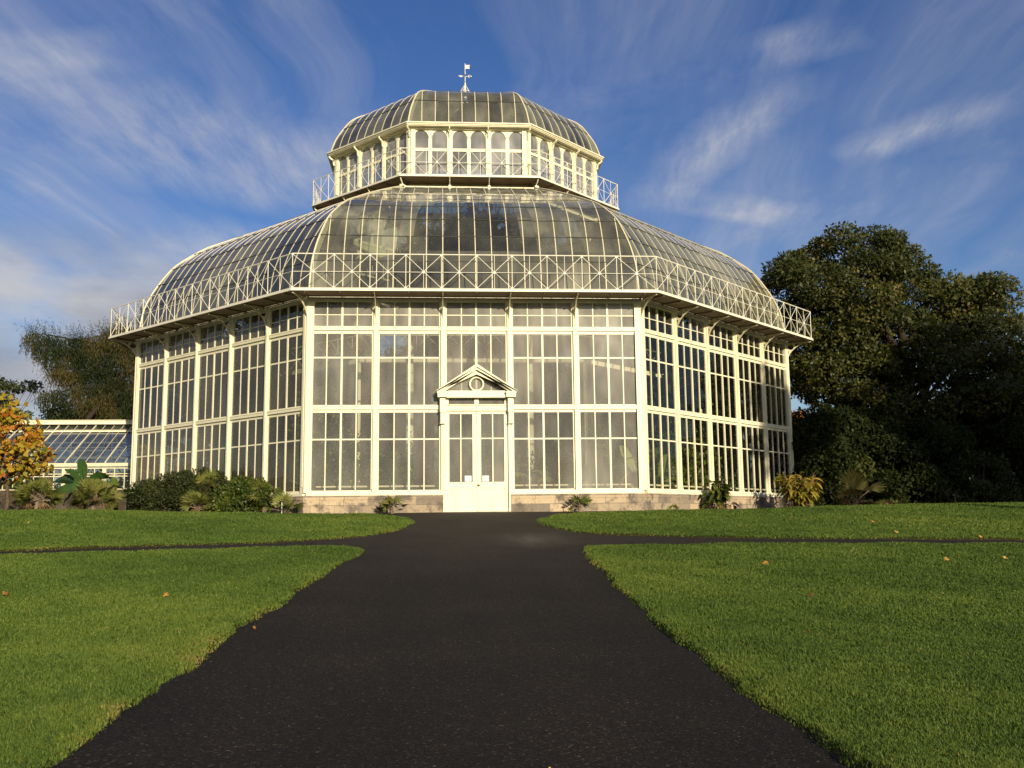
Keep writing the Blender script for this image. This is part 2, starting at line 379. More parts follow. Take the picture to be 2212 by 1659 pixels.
for k in (-1, 0, 1):
    for i in range(5):
        x = (-2+i)*BAY
        for t in range(3):
            if k == 0 and i == 2 and t < 2: continue
            w = put('window', sash_me[t], GH, on_side(k, x), rot(k)); put('pane', panes(*TIERS[t][:3], GLS[k], ((.78, 1.0, 1.6)[t]*(.9, .95, 1, 1.05, 1.25)[i] if k == 0 else 1.0)), w)  # heavier film on the top row and last bay paints reflected sky glare
for k in range(2, 7):
    for i in range(5):
        w = put('window', tall_me, GH, on_side(k, (-2+i)*BAY), rot(k)); put('pane', tall_pane, w)
# window over the door, no cross bar, runs down behind the pediment
w = put('window', sash(4.0, 6.25, None, top=.11).mesh('window', M['cream']), GH, on_side(0, 0), 0)
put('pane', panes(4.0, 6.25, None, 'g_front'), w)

# doorway
def P(name, b, mat, par=None): return put(name, b.mesh(name, mat), par or GH, (0, 0, 0) if par else (0, -R, 0))
b = MB()
b.box(-1.16, 1.16, -.10, .05, 3.51, 3.565); b.box(-1.18, 1.18, -.13, .05, 3.703, 3.735)          # lintel mouldings
b.box(-1.10, 1.10, -.09, .04, 3.57, 3.70)
b.box(-.075, .075, -.06, .03, 3.735, 3.93); b.box(-1.13, -.98, -.06, .03, 3.735, 3.93); b.box(.98, 1.13, -.06, .03, 3.735, 3.93)
for s in (-1, 1): b.box(min(s*1.10, s*1.165), max(s*1.10, s*1.165), -.12, .04, -.06, 3.51)
P('door_frame', b, M['cream'])
V, F, A = pane_quads([-1, 0, 1], [3.735, 3.93], 0); put('overlight_pane', np_mesh('overlight_pane', V, F, M['g_front'], A), GH, (0, -R, 0))
b = MB()
b.box(-1.33, 1.33, -.26, .02, 3.955, 4.06); b.box(-1.30, 1.30, -.24, .02, 4.06, 4.15)
for s in (-1, 1):
    b.box(min(s*1.03, s*1.36), max(s*1.03, s*1.36), -.36, .0, 3.965, 4.09); b.box(min(s*1.01, s*1.38), max(s*1.01, s*1.38), -.38, .0, 4.09, 4.165)
P('entablature', b, M['cream'])
for s in (-1, 1):
    b = MB(); x0, x1 = sorted((s*1.09, s*1.28)); b.box(x0, x1, -.24, -.02, 3.45, 3.965); b.box(x0+.02, x1-.02, -.20, -.02, 3.08, 3.45); b.box(x0, x1, -.215, -.02, 3.05, 3.075)
    P('console', b, M['cream'])
def pediment():
    b = MB(); apex, ez, hx = 5.13, 4.175, 1.42
    sl = (apex-ez)/hx
    for s in (-1, 1):
        for (off0, off1, y0, y1) in ((0, .105, -.42, .0), (.105, .20, -.36, .0), (.20, .345, -.26, .0)):
            # sloping band between vertical offsets off0 and off1 below the top line
            def zt(x, o): return apex - sl*abs(x) - o*1.03
            xe = hx if off0 == 0 else hx-.06
            xs0, xs1 = 0, s*xe
            vs = []
            for y in (y0, y1):
                vs += [(xs0, y, zt(0, off0)), (xs1, y, zt(xe, off0)), (xs1-s*0, y, max(zt(xe, off1), 4.165)), (xs0, y, zt(0, off1))]
            f = [(0, 3, 2, 1), (4, 5, 6, 7), (0, 1, 5, 4), (1, 2, 6, 5), (2, 3, 7, 6)]
            b.add(vs, f if s > 0 else [q[::-1] for q in f])
    b.box(-1.0, 1.0, -.22, 0, 4.151, 4.20)
    return b
pd = P('pediment', pediment(), M['cream'])
b = MB(); b.ring((0, -.12, 4.445), .235, .07, ((1, 0, 0), (0, 0, 1)), 28, 6, .08); P('ring_ornament', b, M['cream'], pd)
put('pediment_pane', np_mesh('pediment_pane', [(-1.1, -.05, 4.2), (1.1, -.05, 4.2), (0, -.05, 4.86)], [(0, 1, 2)], M['g_front'], [1, 1, 1]), pd)
for s in (-1, 1):
    D = MB(); X = lambda u: s*u
    def bx(u0, u1, y0, y1, z0, z1): D.box(min(X(u0), X(u1)), max(X(u0), X(u1)), y0, y1, z0, z1)
    bx(.006, .15, -.035, .03, 0.012, 3.50); bx(.955, 1.095, -.035, .03, .012, 3.50)
    bx(.15, .955, -.033, .03, 3.40, 3.50); bx(.15, .955, -.033, .03, .82, 1.03); bx(.15, .955, -.033, .03, .012, .17)
    bx(.15, .955, -.012, .02, .17, .82); bx(.195, .91, -.024, -.01, .215, .775)
    bx(.535, .575, -.03, .02, 1.03, 3.40); bx(.15, .955, -.028, .02, 2.52, 2.565)
    d = put('door', D.mesh('door', M['cream']), GH, (0, -R, 0))
    V, F, A = pane_quads(sorted((X(.14), X(.555), X(.96))), [1.02, 2.54, 3.41], .005); put('door_pane', np_mesh('door_pane', V, F, M['g_front'], A), d)
    # paper notices behind the lowest pane
    for z0, z1 in (((1.05, 1.25),) if s < 0 else ((1.05, 1.145), (1.155, 1.25))):
        b = MB(); x0, x1 = sorted((X(.19), X(.42))); b.box(x0, x1, -.001, .0025, z0, z1)
        for q in range(3):
            zz = z1-.03-q*.022
            if zz > z0+.015: b.m = 1; b.box(x0+.03, x1-.03-.02*q, -.0022, -.0015, zz-.004, zz+.004); b.m = 0
        o = put('notice', b.mesh('notice', [M['paper'], M['ink']]), d); o['label'] = 'white paper notice behind the door glass'
    if s > 0:
        b = MB(); b.disc((.075, -.04, .925), (0, 1, 0), .035, .012, 12); b.tube([(.075, -.045, .925), (.075, -.075, .925)], .014, 8)
        b.tube([(.075, -.072, .925), (.075, -.085, .925), (.075, -.105, .925), (.075, -.112, .925)], [.022, .034, .034, .02], 12); put('door_knob', b.mesh('door_knob', M['brass'], True), d)
        b = MB(); b.disc((.03, -.037, .925), (0, 1, 0), .02, .01, 10); put('lock', b.mesh('lock', M['brass']), d)

# stone plinth, open at the door
def plinth_side(gap):
    b = MB(); e = HW+.115*T8
    segs = [(-e, -1.16), (1.16, e)] if gap else [(-e, e)]
    for x0, x1 in segs:
        b.box(x0, x1, Y(-.115), Y(.25), -.35, .46); b.box(x0, x1, Y(-.135), Y(.25), .46, .598)
    return b
for k in range(8):
    b = plinth_side(k == 0); me = b.mesh('plinth', M['stone'])
    ul = me.uv_layers.new(name='UVMap')
    for lp in me.loops:
        c = me.vertices[lp.vertex_index].co; ul.data[lp.index].uv = (c.x+c.y+k*3.1, c.z+.03)
    put('plinth', me, GH, (0, 0, 0), rot(k))
b = MB(); b.box(-1.3, 1.3, Y(-.22), Y(.3), -.25, .008); put('threshold', b.mesh('threshold', M['stone']), GH, (0, 0, 0))

# ---------------------------------------------------------------- lower gallery
GO = 1.11                                               # how far the walkway stands out
def ring_slab(a0, a1, z0, z1, fascia=None):
    """one side of an octagonal ring of apothem a0..a1"""
    b = MB()
    vs = []
    for z in (z0, z1):
        for a in (a1, a0): vs += [(-a*T8, -a, z), (a*T8, -a, z)]
    b.add(vs, [(0, 1, 3, 2)[::-1], (4, 5, 7, 6), (0, 1, 5, 4), (2, 6, 7, 3)])
    return b
def sides(name, b, mat, par=None):
    me = b.mesh(name, mat)
    return [put(name, me, par or GH, (0, 0, 0), rot(k)) for k in range(8)]
b = ring_slab(R+.17, R+GO-.02, 7.535, 7.575)
for i in range(11):                                      # joists under the walkway
    x = (-2.5+i*.5)*BAY; b.beam((x, Y(-.2), 7.51), (x, Y(-GO+.05), 7.51), .03, .05)
for i in range(24):                                      # short ties across the slot by the wall
    x = -HW+.25+i*(2*HW-.5)/23; b.beam((x, Y(-.04), 7.555), (x+.03, Y(-.2), 7.56), .014, .02)
b.tube([(-HW, Y(-.28), 7.46), (HW, Y(-.28), 7.46)], .022, 6)
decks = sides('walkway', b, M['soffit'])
b = ring_slab(R+GO-.02, R+GO+.012, 7.535, 7.612); me = b.mesh('walkway_edge', M['rail'])
for d in decks: put('walkway_edge', me, d)

def lattice(hw_, a, z0, z1, n, wide, per=.028):
    """railing of n crossed panels on one side: hw_ half length, a apothem; the end panels take the longer corners"""
    b = MB(); y = -a
    inner = (hw_-wide)*2/(n-2); xs = [-hw_] + [-(hw_-wide)+i*inner for i in range(n-1)] + [hw_]
    zm = z0+(z1-z0)*.49
    for z, r in ((z1, .020), (zm, .010), (z0+.035, .011)): b.tube([(-hw_, y, z), (hw_, y, z)], r, 6)
    for i in range(n):
        xa, xb = xs[i], xs[i+1]; xm = (xa+xb)/2
        b.tube([(xa, y, z0-.03), (xa, y, z1)], .0135, 6)
        b.tube([(xm, y, z0), (xm, y, z1)], .009, 5)
        for p, q in (((xa, y+.006, z1-.02), (xb, y+.006, z0+.04)), ((xa, y-.006, z0+.04), (xb, y-.006, z1-.02))): b.tube([p, q], .0105, 5)
        b.disc((xm, y, zm), (0, 1, 0), .044, .035, 10)
        for x in (xa,): b.disc((x, y, z1-.03), (0, 1, 0), .036, .03, 8); b.disc((x, y, z0+.05), (0, 1, 0), .036, .03, 8); b.box(x-.06, x+.06, y-.03, y+.03, z0-.005, z0+.012)
    return b
ar = R+GO-.06
for o in sides('railing', lattice(ar*T8, ar, 7.612, 8.845, 10, 1.41), M['rail']): pass

# curved brackets with a ring, one at every column and corner
def bracket_me(name, out, z0, z1, th, ringr, mat):
    cu = bpy.data.curves.new(name, 'CURVE'); cu.dimensions = '2D'; cu.fill_mode = 'BOTH'; cu.extrude = th/2
    def spl(pts):
        sp = cu.splines.new('POLY'); sp.points.add(len(pts)-1); sp.use_cyclic_u = True
        for p, q in zip(sp.points, pts): p.co = (q[0], q[1], 0, 1)
    H = z1-z0
    arc = []
    for i in range(15):                                   # concave arc from the foot to the tip
        t = i/14*PI/2; arc.append((.075+(out-.075)*(1-math.cos(t))**.92, H*math.sin(t)**1.0*.965))
    pts = [(.05, -.10)]+[(.082, -.10), (.09, -.03)]+arc+[(out, H), (.05, H)]
    spl(pts)
    rx, rz = .05+ringr+.055, H-ringr-.075
    spl([(rx+ringr*math.cos(a), rz+ringr*math.sin(a)) for a in [2*PI*i/20 for i in range(20)]])
    # slots that leave an arched bar near the tip
    s2 = []
    for i in range(8):
        x = rx+ringr+.06+(out-.22-rx-ringr-.06)*i/7; s2.append((x, H-.05))
    lo = []
    for i in range(8):
        x = rx+ringr+.06+(out-.22-rx-ringr-.06)*(7-i)/7
        t = math.acos(max(-1, min(1, 1-((x-.075)/(out-.075))**(1/.92)))); lo.append((x, min(H-.07, H*math.sin(t)*.965+.065)))
    spl(s2+lo)
    s3z = rz-ringr-.05
    spl([(.085, s3z), (.15, s3z-.02), (.10, s3z-.2), (.085, s3z-.22)])
    ob = bpy.data.objects.new(name, cu); COL.objects.link(ob); bpy.context.view_layer.update()
    dg = bpy.context.evaluated_depsgraph_get(); me = bpy.data.meshes.new_from_object(ob.evaluated_get(dg))
    bpy.data.objects.remove(ob); me.name = name
    # curve plane (x, y) -> bracket plane (-y, z)
    for v in me.vertices: x, y, z = v.co; v.co = (z, -x, y+z0)
    me.flip_normals(); me.materials.clear(); me.materials.append(mat); me.update(); return me
br_me = bracket_me('bracket', 1.02, 6.66, 7.50, .032, .125, M['cream_dull'])
brc_me = bracket_me('bracket', 1.10, 6.66, 7.50, .032, .125, M['cream_dull'])
for k in range(8):
    for i in range(4): put('bracket', br_me, GH, on_side(k, (-1.5+i)*BAY, -.03), rot(k))
    a = rot(k)+PI/8; put('bracket', brc_me, GH, (RC*math.sin(a), -RC*math.cos(a), 0), a)

# ---------------------------------------------------------------- curved roofs
LP = [(14.19, 7.56), (14.167, 7.931), (14.057, 8.769), (13.887, 9.291), (13.598, 9.908), (13.04, 10.787), (12.55, 11.279), (11.782, 11.877), (11.165, 12.219), (9.773, 12.928), (8.361, 13.597), (7.02, 14.19)]
UP = [(6.52, 17.30), (6.498, 17.412), (6.30, 18.0), (6.121, 18.338), (5.847, 18.787), (5.615, 19.091), (5.333, 19.321), (4.925, 19.545), (3.9, 19.98), (2.0, 20.78), (.3, 21.45)]
def resample(prof, n):
    p = np.array(prof); 
    # Catmull-Rom through the points
    q = np.vstack([2*p[0]-p[1], p, 2*p[-1]-p[-2]]); out = []
    for i in range(1, len(q)-2):
        for t in np.linspace(0, 1, 8, endpoint=False):
            a, b_, c, d = q[i-1], q[i], q[i+1], q[i+2]
            out.append(.5*((2*b_)+(c-a)*t+(2*a-5*b_+4*c-d)*t*t+(3*b_-a-3*c+d)*t**3))
    out.append(p[-1]); out = np.array(out); s = np.r_[0, np.cumsum(np.linalg.norm(np.diff(out, axis=0), axis=1))]
    u = np.linspace(0, s[-1], n); return np.c_[np.interp(u, s, out[:, 0]), np.interp(u, s, out[:, 1])]
def prof_norm(P):
    d = np.gradient(P, axis=0); n = np.c_[d[:, 1], -d[:, 0]]; return n/np.linalg.norm(n, axis=1)[:, None]
def roof(name, prof, npan, n, mat, laps, bar_w, out_d, in_d, barmat):
    P_ = resample(prof, n); NN = prof_norm(P_)             # NN points out of the roof
    rows = [int(np.searchsorted(sorted(laps), P_[i, 1])) for i in range(n-1)]
    def glass_side(front):
        vs, fs, fa = [], [], []; q = npan+1; pv = np.clip(RNG.normal(1, .2, (len(laps)+1, npan)), .4, 1.6)
        for r, z in P_: vs += [((2*j/npan-1)*r*T8, -r, z) for j in range(q)]
        for i in range(n-1):
            for j in range(npan):
                fs.append((i*q+j, i*q+j+1, (i+1)*q+j+1, (i+1)*q+j)); c = abs((j+.5)/npan*2-1)
                # the middle panes of the main front roof are cleaner than the rest
                fa.append(pv[rows[i], j]*((.35+1.15*min(1, max(0, (c-.22)/.25)) if 9.3 < P_[i, 1] < 12.6 else 1.15) if front else 1.0))
        me = np_mesh(name, vs, fs, mat, None, True); a = me.attributes.new('var', 'FLOAT', 'FACE'); a.data.foreach_set('value', np.array(fa, np.float32)); return me
    gme = glass_side(False); gfront = glass_side(True) if name == 'dome_side' else gme
    g = MB(); r0 = prof[0][0]
    for j in range(1, npan):
        x = (j/npan*2-1)*r0*T8; idx = [i for i in range(n) if P_[i, 0]*T8 >= abs(x)-1e-6]
        if len(idx) < 2: continue
        vs = []; w = bar_w/2*(1.0)
        for i in idx:
            r, z = P_[i]; nr, nz = NN[i]
            for dx, o in ((-w, out_d), (w, out_d), (w*.8, -in_d), (-w*.8, -in_d)): vs.append((x+dx, -(r+nr*o), z+nz*o))
        fs = []
        for i in range(len(idx)-1):
            for q in range(4): fs.append((4*i+q, 4*i+(q+1) % 4, 4*i+4+(q+1) % 4, 4*i+4+q))
        fs += [(3, 2, 1, 0), tuple(4*(len(idx)-1)+q for q in range(4))]
        g.add(vs, fs)
    g.m = 1
    for zl in laps:
        i = int(np.argmin(np.abs(P_[:, 1]-zl))); r, z = P_[i]; nr, nz = NN[i]; o = .012
        xs = np.linspace(-r*T8, r*T8, npan+1)
        for j in range(npan):                               # each pane's lower edge sits a little differently
            dz = random.uniform(-.02, .02); g.beam((xs[j], -(r+nr*o), z+nz*o+dz), (xs[j+1], -(r+nr*o), z+nz*o+dz), .034, .018, (0, -nr, nz))
    g.m = 0
    bme = g.mesh('glazing_bars', [barmat, M['lead']])
    h = MB(); hs = 1/math.cos(PI/8); pts = [(0, -(r*hs+nr*.015), z+nz*.015) for (r, z), (nr, nz) in zip(P_, NN)]
    h.tube(pts, .034, 6)
    inner = [(0, -(r*hs-nr*.14), z-nz*.14) for (r, z), (nr, nz) in zip(P_, NN)]
    for i in range(len(inner)-1): h.beam(inner[i], inner[i+1], .06, .2, (0, -NN[i][0], NN[i][1]))
    hme = h.mesh('hip_rib', barmat)
    for k in range(8):
        o = put(name, gfront if k == 0 else gme, GH, (0, 0, 0), rot(k)); put('glazing_bars', bme, o)
        put('hip_rib', hme, GH, (0, 0, 0), rot(k)+PI/8)
roof('dome_side', LP, 20, 46, M['g_roof'], (8.85, 9.9, 10.8, 11.55, 12.2, 12.75, 13.25, 13.75), .031, .014, .12, M['cream_dull'])
roof('lantern_roof_side', UP, 9, 34, M['g_roof'], (18.6, 19.50, 20.5), .032, .014, .075, M['cream_dull'])
b = MB(); cz = [(4.55, 19.66), (3.9, 19.94), (2.0, 20.74), (.3, 21.42)]
for (r0, z0), (r1, z1) in zip(cz, cz[1:]): b.add([(-r0*T8, -r0, z0), (r0*T8, -r0, z0), (r1*T8, -r1, z1), (-r1*T8, -r1, z1)], [(0, 1, 2, 3)])
me = b.mesh('roof_cap', M['leadgrey'])
for k in range(8): put('roof_cap', me, GH, (0, 0, 0), rot(k))
b = MB(); b.box(-HW, HW, Y(-.06), Y(.12), 7.585, 7.66); sides('dome_kerb', b, M['cream'])

# ---------------------------------------------------------------- lantern: walkway, walls, cornice
AW = 6.25; AG = 7.33; HL = AW*T8; LB = 2*HL/3
b = ring_slab(AW-.05, AG-.02, 14.56, 14.60)
for i in range(7): x = -HL-.2+i*(2*HL+.4)/6; b.beam((x, -AW, 14.535), (x, -AG+.06, 14.535), .025, .05)
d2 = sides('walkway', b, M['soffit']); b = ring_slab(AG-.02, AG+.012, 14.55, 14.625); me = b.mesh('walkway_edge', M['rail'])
for d in d2: put('walkway_edge', me, d)
ar2 = AG-.05
sides('railing', lattice(ar2*T8, ar2, 14.62, 15.83, 6, 1.13), M['rail'])
b = ring_slab(6.85, 7.06, 14.08, 14.20); sides('curb_ring', b, M['cream'])
b = ring_slab(AW-.06, AW+.06, 14.2, 14.56); sides('lantern_base', b, M['cream_dull'])
sb = MB()
pts = [(0, -AG+.10, 14.54), (0, -AG+.16, 14.42), (0, -AG+.26, 14.33), (0, -AG+.30, 14.24), (0, -7.02, 14.2)]
for i in range(4): sb.beam(pts[i], pts[i+1], .028, .06, (0, -1, 1))
sb.beam((0, -AG+.04, 14.53), (0, -6.9, 14.53), .03, .05); sb.box(-.06, .06, -7.1, -6.9, 14.16, 14.25)
s_me = sb.mesh('bracket', M['cream'])
for k in range(8):
    for x in (-.86, .86): put('bracket', s_me, GH, (x*math.cos(rot(k)), x*math.sin(rot(k)), 0), rot(k))
hb = MB(); hs = 1/math.cos(PI/8)
for i in range(4):
    p, q = pts[i], pts[i+1]; hb.beam((0, p[1]*hs, p[2]), (0, q[1]*hs, q[2]), .03, .06, (0, -1, 1))
hb.box(-.09, .09, -7.14*hs, -6.75*hs, 14.17, 14.26); h_me = hb.mesh('bracket', M['cream'])
for k in range(8): put('bracket', h_me, GH, (0, 0, 0), rot(k)+PI/8)
# lantern columns
cb = MB(); cb.box(-.10, .10, -.10, .06, 14.58, 17.12); cb.box(-.055, .055, -.118, -.098, 14.9, 16.9); cb.box(-.125, .125, -.125, .06, 14.58, 14.82); cb.box(-.115, .115, -.115, .06, 16.92, 17.0)
c_me = cb.mesh('lantern_column', M['cream'])
cc = MB()
for s in (-1, 1):
    ux, uy = s*math.cos(PI/8), math.sin(PI/8); nx, ny = s*math.sin(PI/8), -math.cos(PI/8)
    for (t0, t1, dd0, dd1, z0, z1) in ((0, .20, -.06, .10, 14.58, 17.12), (.03, .15, .098, .118, 14.9, 16.9), (0, .215, -.04, .122, 14.58, 14.82)):
        vs = [(ux*t+nx*d, uy*t+ny*d, z) for z in (z0, z1) for d in (dd1, dd0) for t in (t0, t1)]
        f = [(0, 2, 3, 1), (4, 5, 7, 6), (0, 1, 5, 4), (2, 6, 7, 3), (0, 4, 6, 2), (1, 3, 7, 5)]; cc.add(vs, f if s > 0 else [t[::-1] for t in f])
cc_me = cc.mesh('lantern_column', M['cream'])
def lan(k, x, y=0):
    a = rot(k); py = -AW+y; return (x*math.cos(a)-py*math.sin(a), x*math.sin(a)+py*math.cos(a), 0)
# arched lights: two per bay
def arch_panel():
    b = MB(); hw = (LB-.2)/2; z0, z1 = 14.62, 17.12; y0, y1 = -.03, .035; spring = 16.72; lw = (2*hw-.10)/2
    for cx in (-(.05+lw/2), .05+lw/2):
        r = lw/2-.03; n = 12; o0 = []; o1 = []
        for i in range(n+1):
            t = PI-PI*i/n; o0.append((cx+r*math.cos(t), spring+.36*math.sin(t)**.9)); o1.append((cx+(lw/2+.02)*(-1+2*i/n), z1))
        for i in range(n):                                  # spandrel above the arch, front and reveal
            (xa, za), (xb, zb) = o0[i], o0[i+1]; (xc, zc), (xd, zd) = o1[i], o1[i+1]
            b.add([(xa, y0, za), (xb, y0, zb), (xd, y0, zd), (xc, y0, zc), (xa, y1, za), (xb, y1, zb), (xd, y1, zd), (xc, y1, zc)], [(0, 1, 2, 3), (7, 6, 5, 4), (0, 4, 5, 1)])
        for s in (-1, 1):
            xa, xb = sorted((cx+s*r, cx+s*(lw/2+.02))); b.box(xa, xb, y0, y1, z0, spring)
    b.box(-.05, .05, y0-.012, y1, z0, z1-.02); b.box(-hw, hw, y0-.006, y1, 16.10, 16.21); b.box(-hw, hw, y0-.006, y1, z0-.02, z0+.14)
    for s in (-1, 1): xa, xb = sorted((s*hw, s*(hw-.03))); b.box(xa, xb, y0-.003, y1, z0, z1)
    return b
a_me = arch_panel().mesh('lantern_window', M['cream'])
b = MB(); hw = (LB-.2)/2; b.add([(-hw, .01, 14.7), (hw, .01, 14.7), (hw, .01, 17.1), (-hw, .01, 17.1)], [(0, 1, 2, 3)])
ap = {k: b.mesh('pane', M[g]) for k, g in ((0, 'g_lantern'), (1, 'g_lantern'), (-1, 'g_lantern'))}
RL = AW/math.cos(PI/8)
for k in range(8):
    for i in (-1, 1): put('lantern_column', c_me, GH, lan(k, i*LB/2), rot(k))
    a = rot(k)+PI/8; put('lantern_column', cc_me, GH, (RL*math.sin(a), -RL*math.cos(a), 0), a)
    for i in (-1, 0, 1): w = put('lantern_window', a_me, GH, lan(k, i*LB), rot(k)); put('pane', ap[k if k in (0, 1) else -1], w)
def slab_profile(steps):
    b = MB()
    for a0, a1, z0, z1 in steps: q = ring_slab(a0, a1, z0, z1); b.add(q.v, q.f)
    return b
sides('cornice', slab_profile([(6.15, 6.42, 17.10, 17.16), (6.3, 6.62, 17.16, 17.20), (6.3, 6.66, 17.20, 17.255), (6.3, 6.71, 17.255, 17.31)]), M['cream'])
kb = MB()
pts = [(0, -.12, 16.72), (0, -.16, 16.80), (0, -.15, 16.90), (0, -.22, 17.0), (0, -.34, 17.06), (0, -.38, 17.15)]
for i in range(5): kb.beam(pts[i], pts[i+1], .05, .075, (0, -1, .3))
kb.disc((0, -.17, 16.96), (1, 0, 0), .05, .05, 10)
k_me = kb.mesh('cornice_bracket', M['cream'])
for k in range(8):
    for i in (-1, 1): put('cornice_bracket', k_me, GH, lan(k, i*LB/2), rot(k))
    a = rot(k)+PI/8; put('cornice_bracket', k_me, GH, (RL*math.sin(a), -RL*math.cos(a), 0), a)

# ---------------------------------------------------------------- weathervane
V = put('weathervane', None, GH, (0, 0, 0))
b = MB(); b.tube([(0, 0, 21.44), (0, 0, 22.0), (0, 0, 22.2)], [.05, .045, .03], 8); b.tube([(0, 0, 22.18), (0, 0, 22.26)], .042, 8); b.tube([(0, 0, 22.2), (0, 0, 23.36)], .018, 6)
put('pole', b.mesh('pole', M['rail']), V)
b = MB()
for i in range(6):
    a = i*PI/3+.2; b.tube([(.26*math.cos(a), .26*math.sin(a), 21.78), (.04*math.cos(a), .04*math.sin(a), 22.16)], .012, 5)
    b.tube([(.26*math.cos(a), .26*math.sin(a), 21.45), (.26*math.cos(a), .26*math.sin(a), 21.79)], .010, 5)
b.ring((0, 0, 21.78), .26, .022, ((1, 0, 0), (0, 1, 0)), 18, 5); put('stay', b.mesh('stay', M['rail']), V)
b = MB(); b.box(.018, .19, -.008, .008, 23.08, 23.28); b.add([(.19, -.008, 23.08), (.245, -.008, 23.07), (.21, -.008, 23.18), (.245, -.008, 23.29), (.19, -.008, 23.28), (.19, .008, 23.08), (.245, .008, 23.07), (.21, .008, 23.18), (.245, .008, 23.29), (.19, .008, 23.28)], [(0, 1, 2), (0, 2, 4), (2, 3, 4), (5, 7, 6), (5, 9, 7), (7, 9, 8), (0, 5, 6, 1), (1, 6, 7, 2), (2, 7, 8, 3), (3, 8, 9, 4)])
put('flag', b.mesh('flag', M['cream']), V)
GLY = {'W': [(-.5, .5, -.25, -.5), (-.25, -.5, 0, .3), (0, .3, .25, -.5), (.25, -.5, .5, .5)], 'E': [(-.4, -.5, -.4, .5), (-.4, .5, .4, .5), (-.4, 0, .3, 0), (-.4, -.5, .4, -.5)],
       'N': [(-.4, -.5, -.4, .5), (-.4, .5, .4, -.5), (.4, -.5, .4, .5)], 'S': [(.4, .4, -.3, .5), (-.3, .5, -.4, .1), (-.4, .1, .4, -.1), (.4, -.1, .3, -.5), (.3, -.5, -.4, -.4)]}
for ch, (dx, dy) in {'E': (1, 0), 'W': (-1, 0), 'N': (0, 1), 'S': (0, -1)}.items():
    b = MB(); P0 = lambda d, z=22.66: (dx*d, dy*d, z)
    b.tube([P0(0, 22.60), P0(.05, 22.645), P0(.12), P0(.20)], .015, 5); b.tube([P0(.26), P0(.27), P0(.30), P0(.33), P0(.345)], [.012, .035, .042, .03, .01], 8)
    for x0, z0, x1, z1 in GLY[ch]:
        # letters read from the front (east-west arms) or from the side
        o = .205 if dx > 0 else -.205
        if dx: b.tube([(o+x0*.09, 0, 22.66+z0*.11), (o+x1*.09, 0, 22.66+z1*.11)], .013, 5)
        else: b.tube([(0, dy*.205+x0*.09, 22.66+z0*.11), (0, dy*.205+x1*.09, 22.66+z1*.11)], .013, 5)
    put('compass_arm', b.mesh('compass_arm', M['rail']), V)

# ---------------------------------------------------------------- inside
pb = MB(); pb.tube([(0, 0, 0), (0, 0, .3), (0, 0, .32), (0, 0, 11.3), (0, 0, 11.32), (0, 0, 11.55), (0, 0, 11.57), (0, 0, 14.3)], [.24, .24, .17, .155, .22, .22, .15, .14], 14)
p_me = pb.mesh('inner_pillar', M['inner'], True)
for k in range(8): a = rot(k)+PI/8; put('inner_pillar', p_me, GH, (RL*math.sin(a), -RL*math.cos(a), 0), a)
b = MB(); hw = 6.2*T8
b.box(-hw, hw, -6.32, -6.16, 11.35, 11.55); b.box(-hw, hw, -6.30, -6.18, 12.85, 12.95); b.box(-hw, hw, -6.34, -6.1, 13.95, 14.15)
for i in range(13):
    x = -hw+(i+.5)*2*hw/13; b.box(x-.02, x+.02, -6.27, -6.21, 12.95, 13.95)
for i in range(3):
    for s in (-1, 1): b.beam(((-1+i)*LB+s*.8, -6.24, 12.95), ((-1+i)*LB, -6.24, 13.9), .04, .06, (0, 1, 0))
for s in (-1, 1):
    q = [(s*(hw-.1-.9*(1-math.cos(t))), -6.24, 11.35-1.3*(1-math.sin(t))) for t in [PI/2*i/6 for i in range(7)]]
    for i in range(6): b.beam(q[i], q[i+1], .07, .09, (0, 1, 0))
sides('inner_ring_beam', b, M['inner'])
b = MB(); a0 = 10.6; hw = a0*T8                           # high inner walkway hung from the roof
b.box(-hw, hw, -a0, -a0+.5, 5.86, 5.93); b.box(-hw, hw, -a0-.02, -a0, 5.80, 5.98); b.tube([(-hw, -a0, 6.9), (hw, -a0, 6.9)], .02, 6)
for i in range(10):
    x = -hw+(i+.5)*2*hw/10; b.tube([(x, -a0, 5.9), (x, -a0, 6.9)], .012, 5)
    b.beam((x-hw/10, -a0, 6.0), (x+hw/10, -a0, 6.85), .012, .012); b.beam((x-hw/10, -a0, 6.85), (x+hw/10, -a0, 6.0), .012, .012)
sides('inner_walkway', b, M['inner'])
b = MB(); b.tube([(0, -a0/math.cos(PI/8), 0), (0, -a0/math.cos(PI/8), 5.86)], .07, 8); me = b.mesh('inner_post', M['inner'])
for k in range(8): put('inner_post', me, GH, (0, 0, 0), rot(k)+PI/8)
b = MB(); b.tube([(-HW+.3, Y(.45), .92), (HW-.3, Y(.45), .92)], .035, 8); me = b.mesh('heating_pipe', M['inner'])
for k in (-1, 1): put('heating_pipe', me, GH, (0, 0, 0), rot(k))
b = MB(); b.tube([(-HW+.3, Y(.45), .92), (-1.3, Y(.45), .92)], .035, 8); b.tube([(1.3, Y(.45), .92), (HW-.3, Y(.45), .92)], .035, 8); put('heating_pipe', b.mesh('heating_pipe', M['inner']), GH)
# inner floor
b = MB(); rr = RC-.1; b.add([(rr*math.sin(PI/8+rot(k)), -rr*math.cos(PI/8+rot(k)), .012) for k in range(8)], [tuple(range(8))])
o = put('glasshouse_floor', b.mesh('glasshouse_floor', M['floor']), None, (0, R, 0)); tag(o, kind='structure')

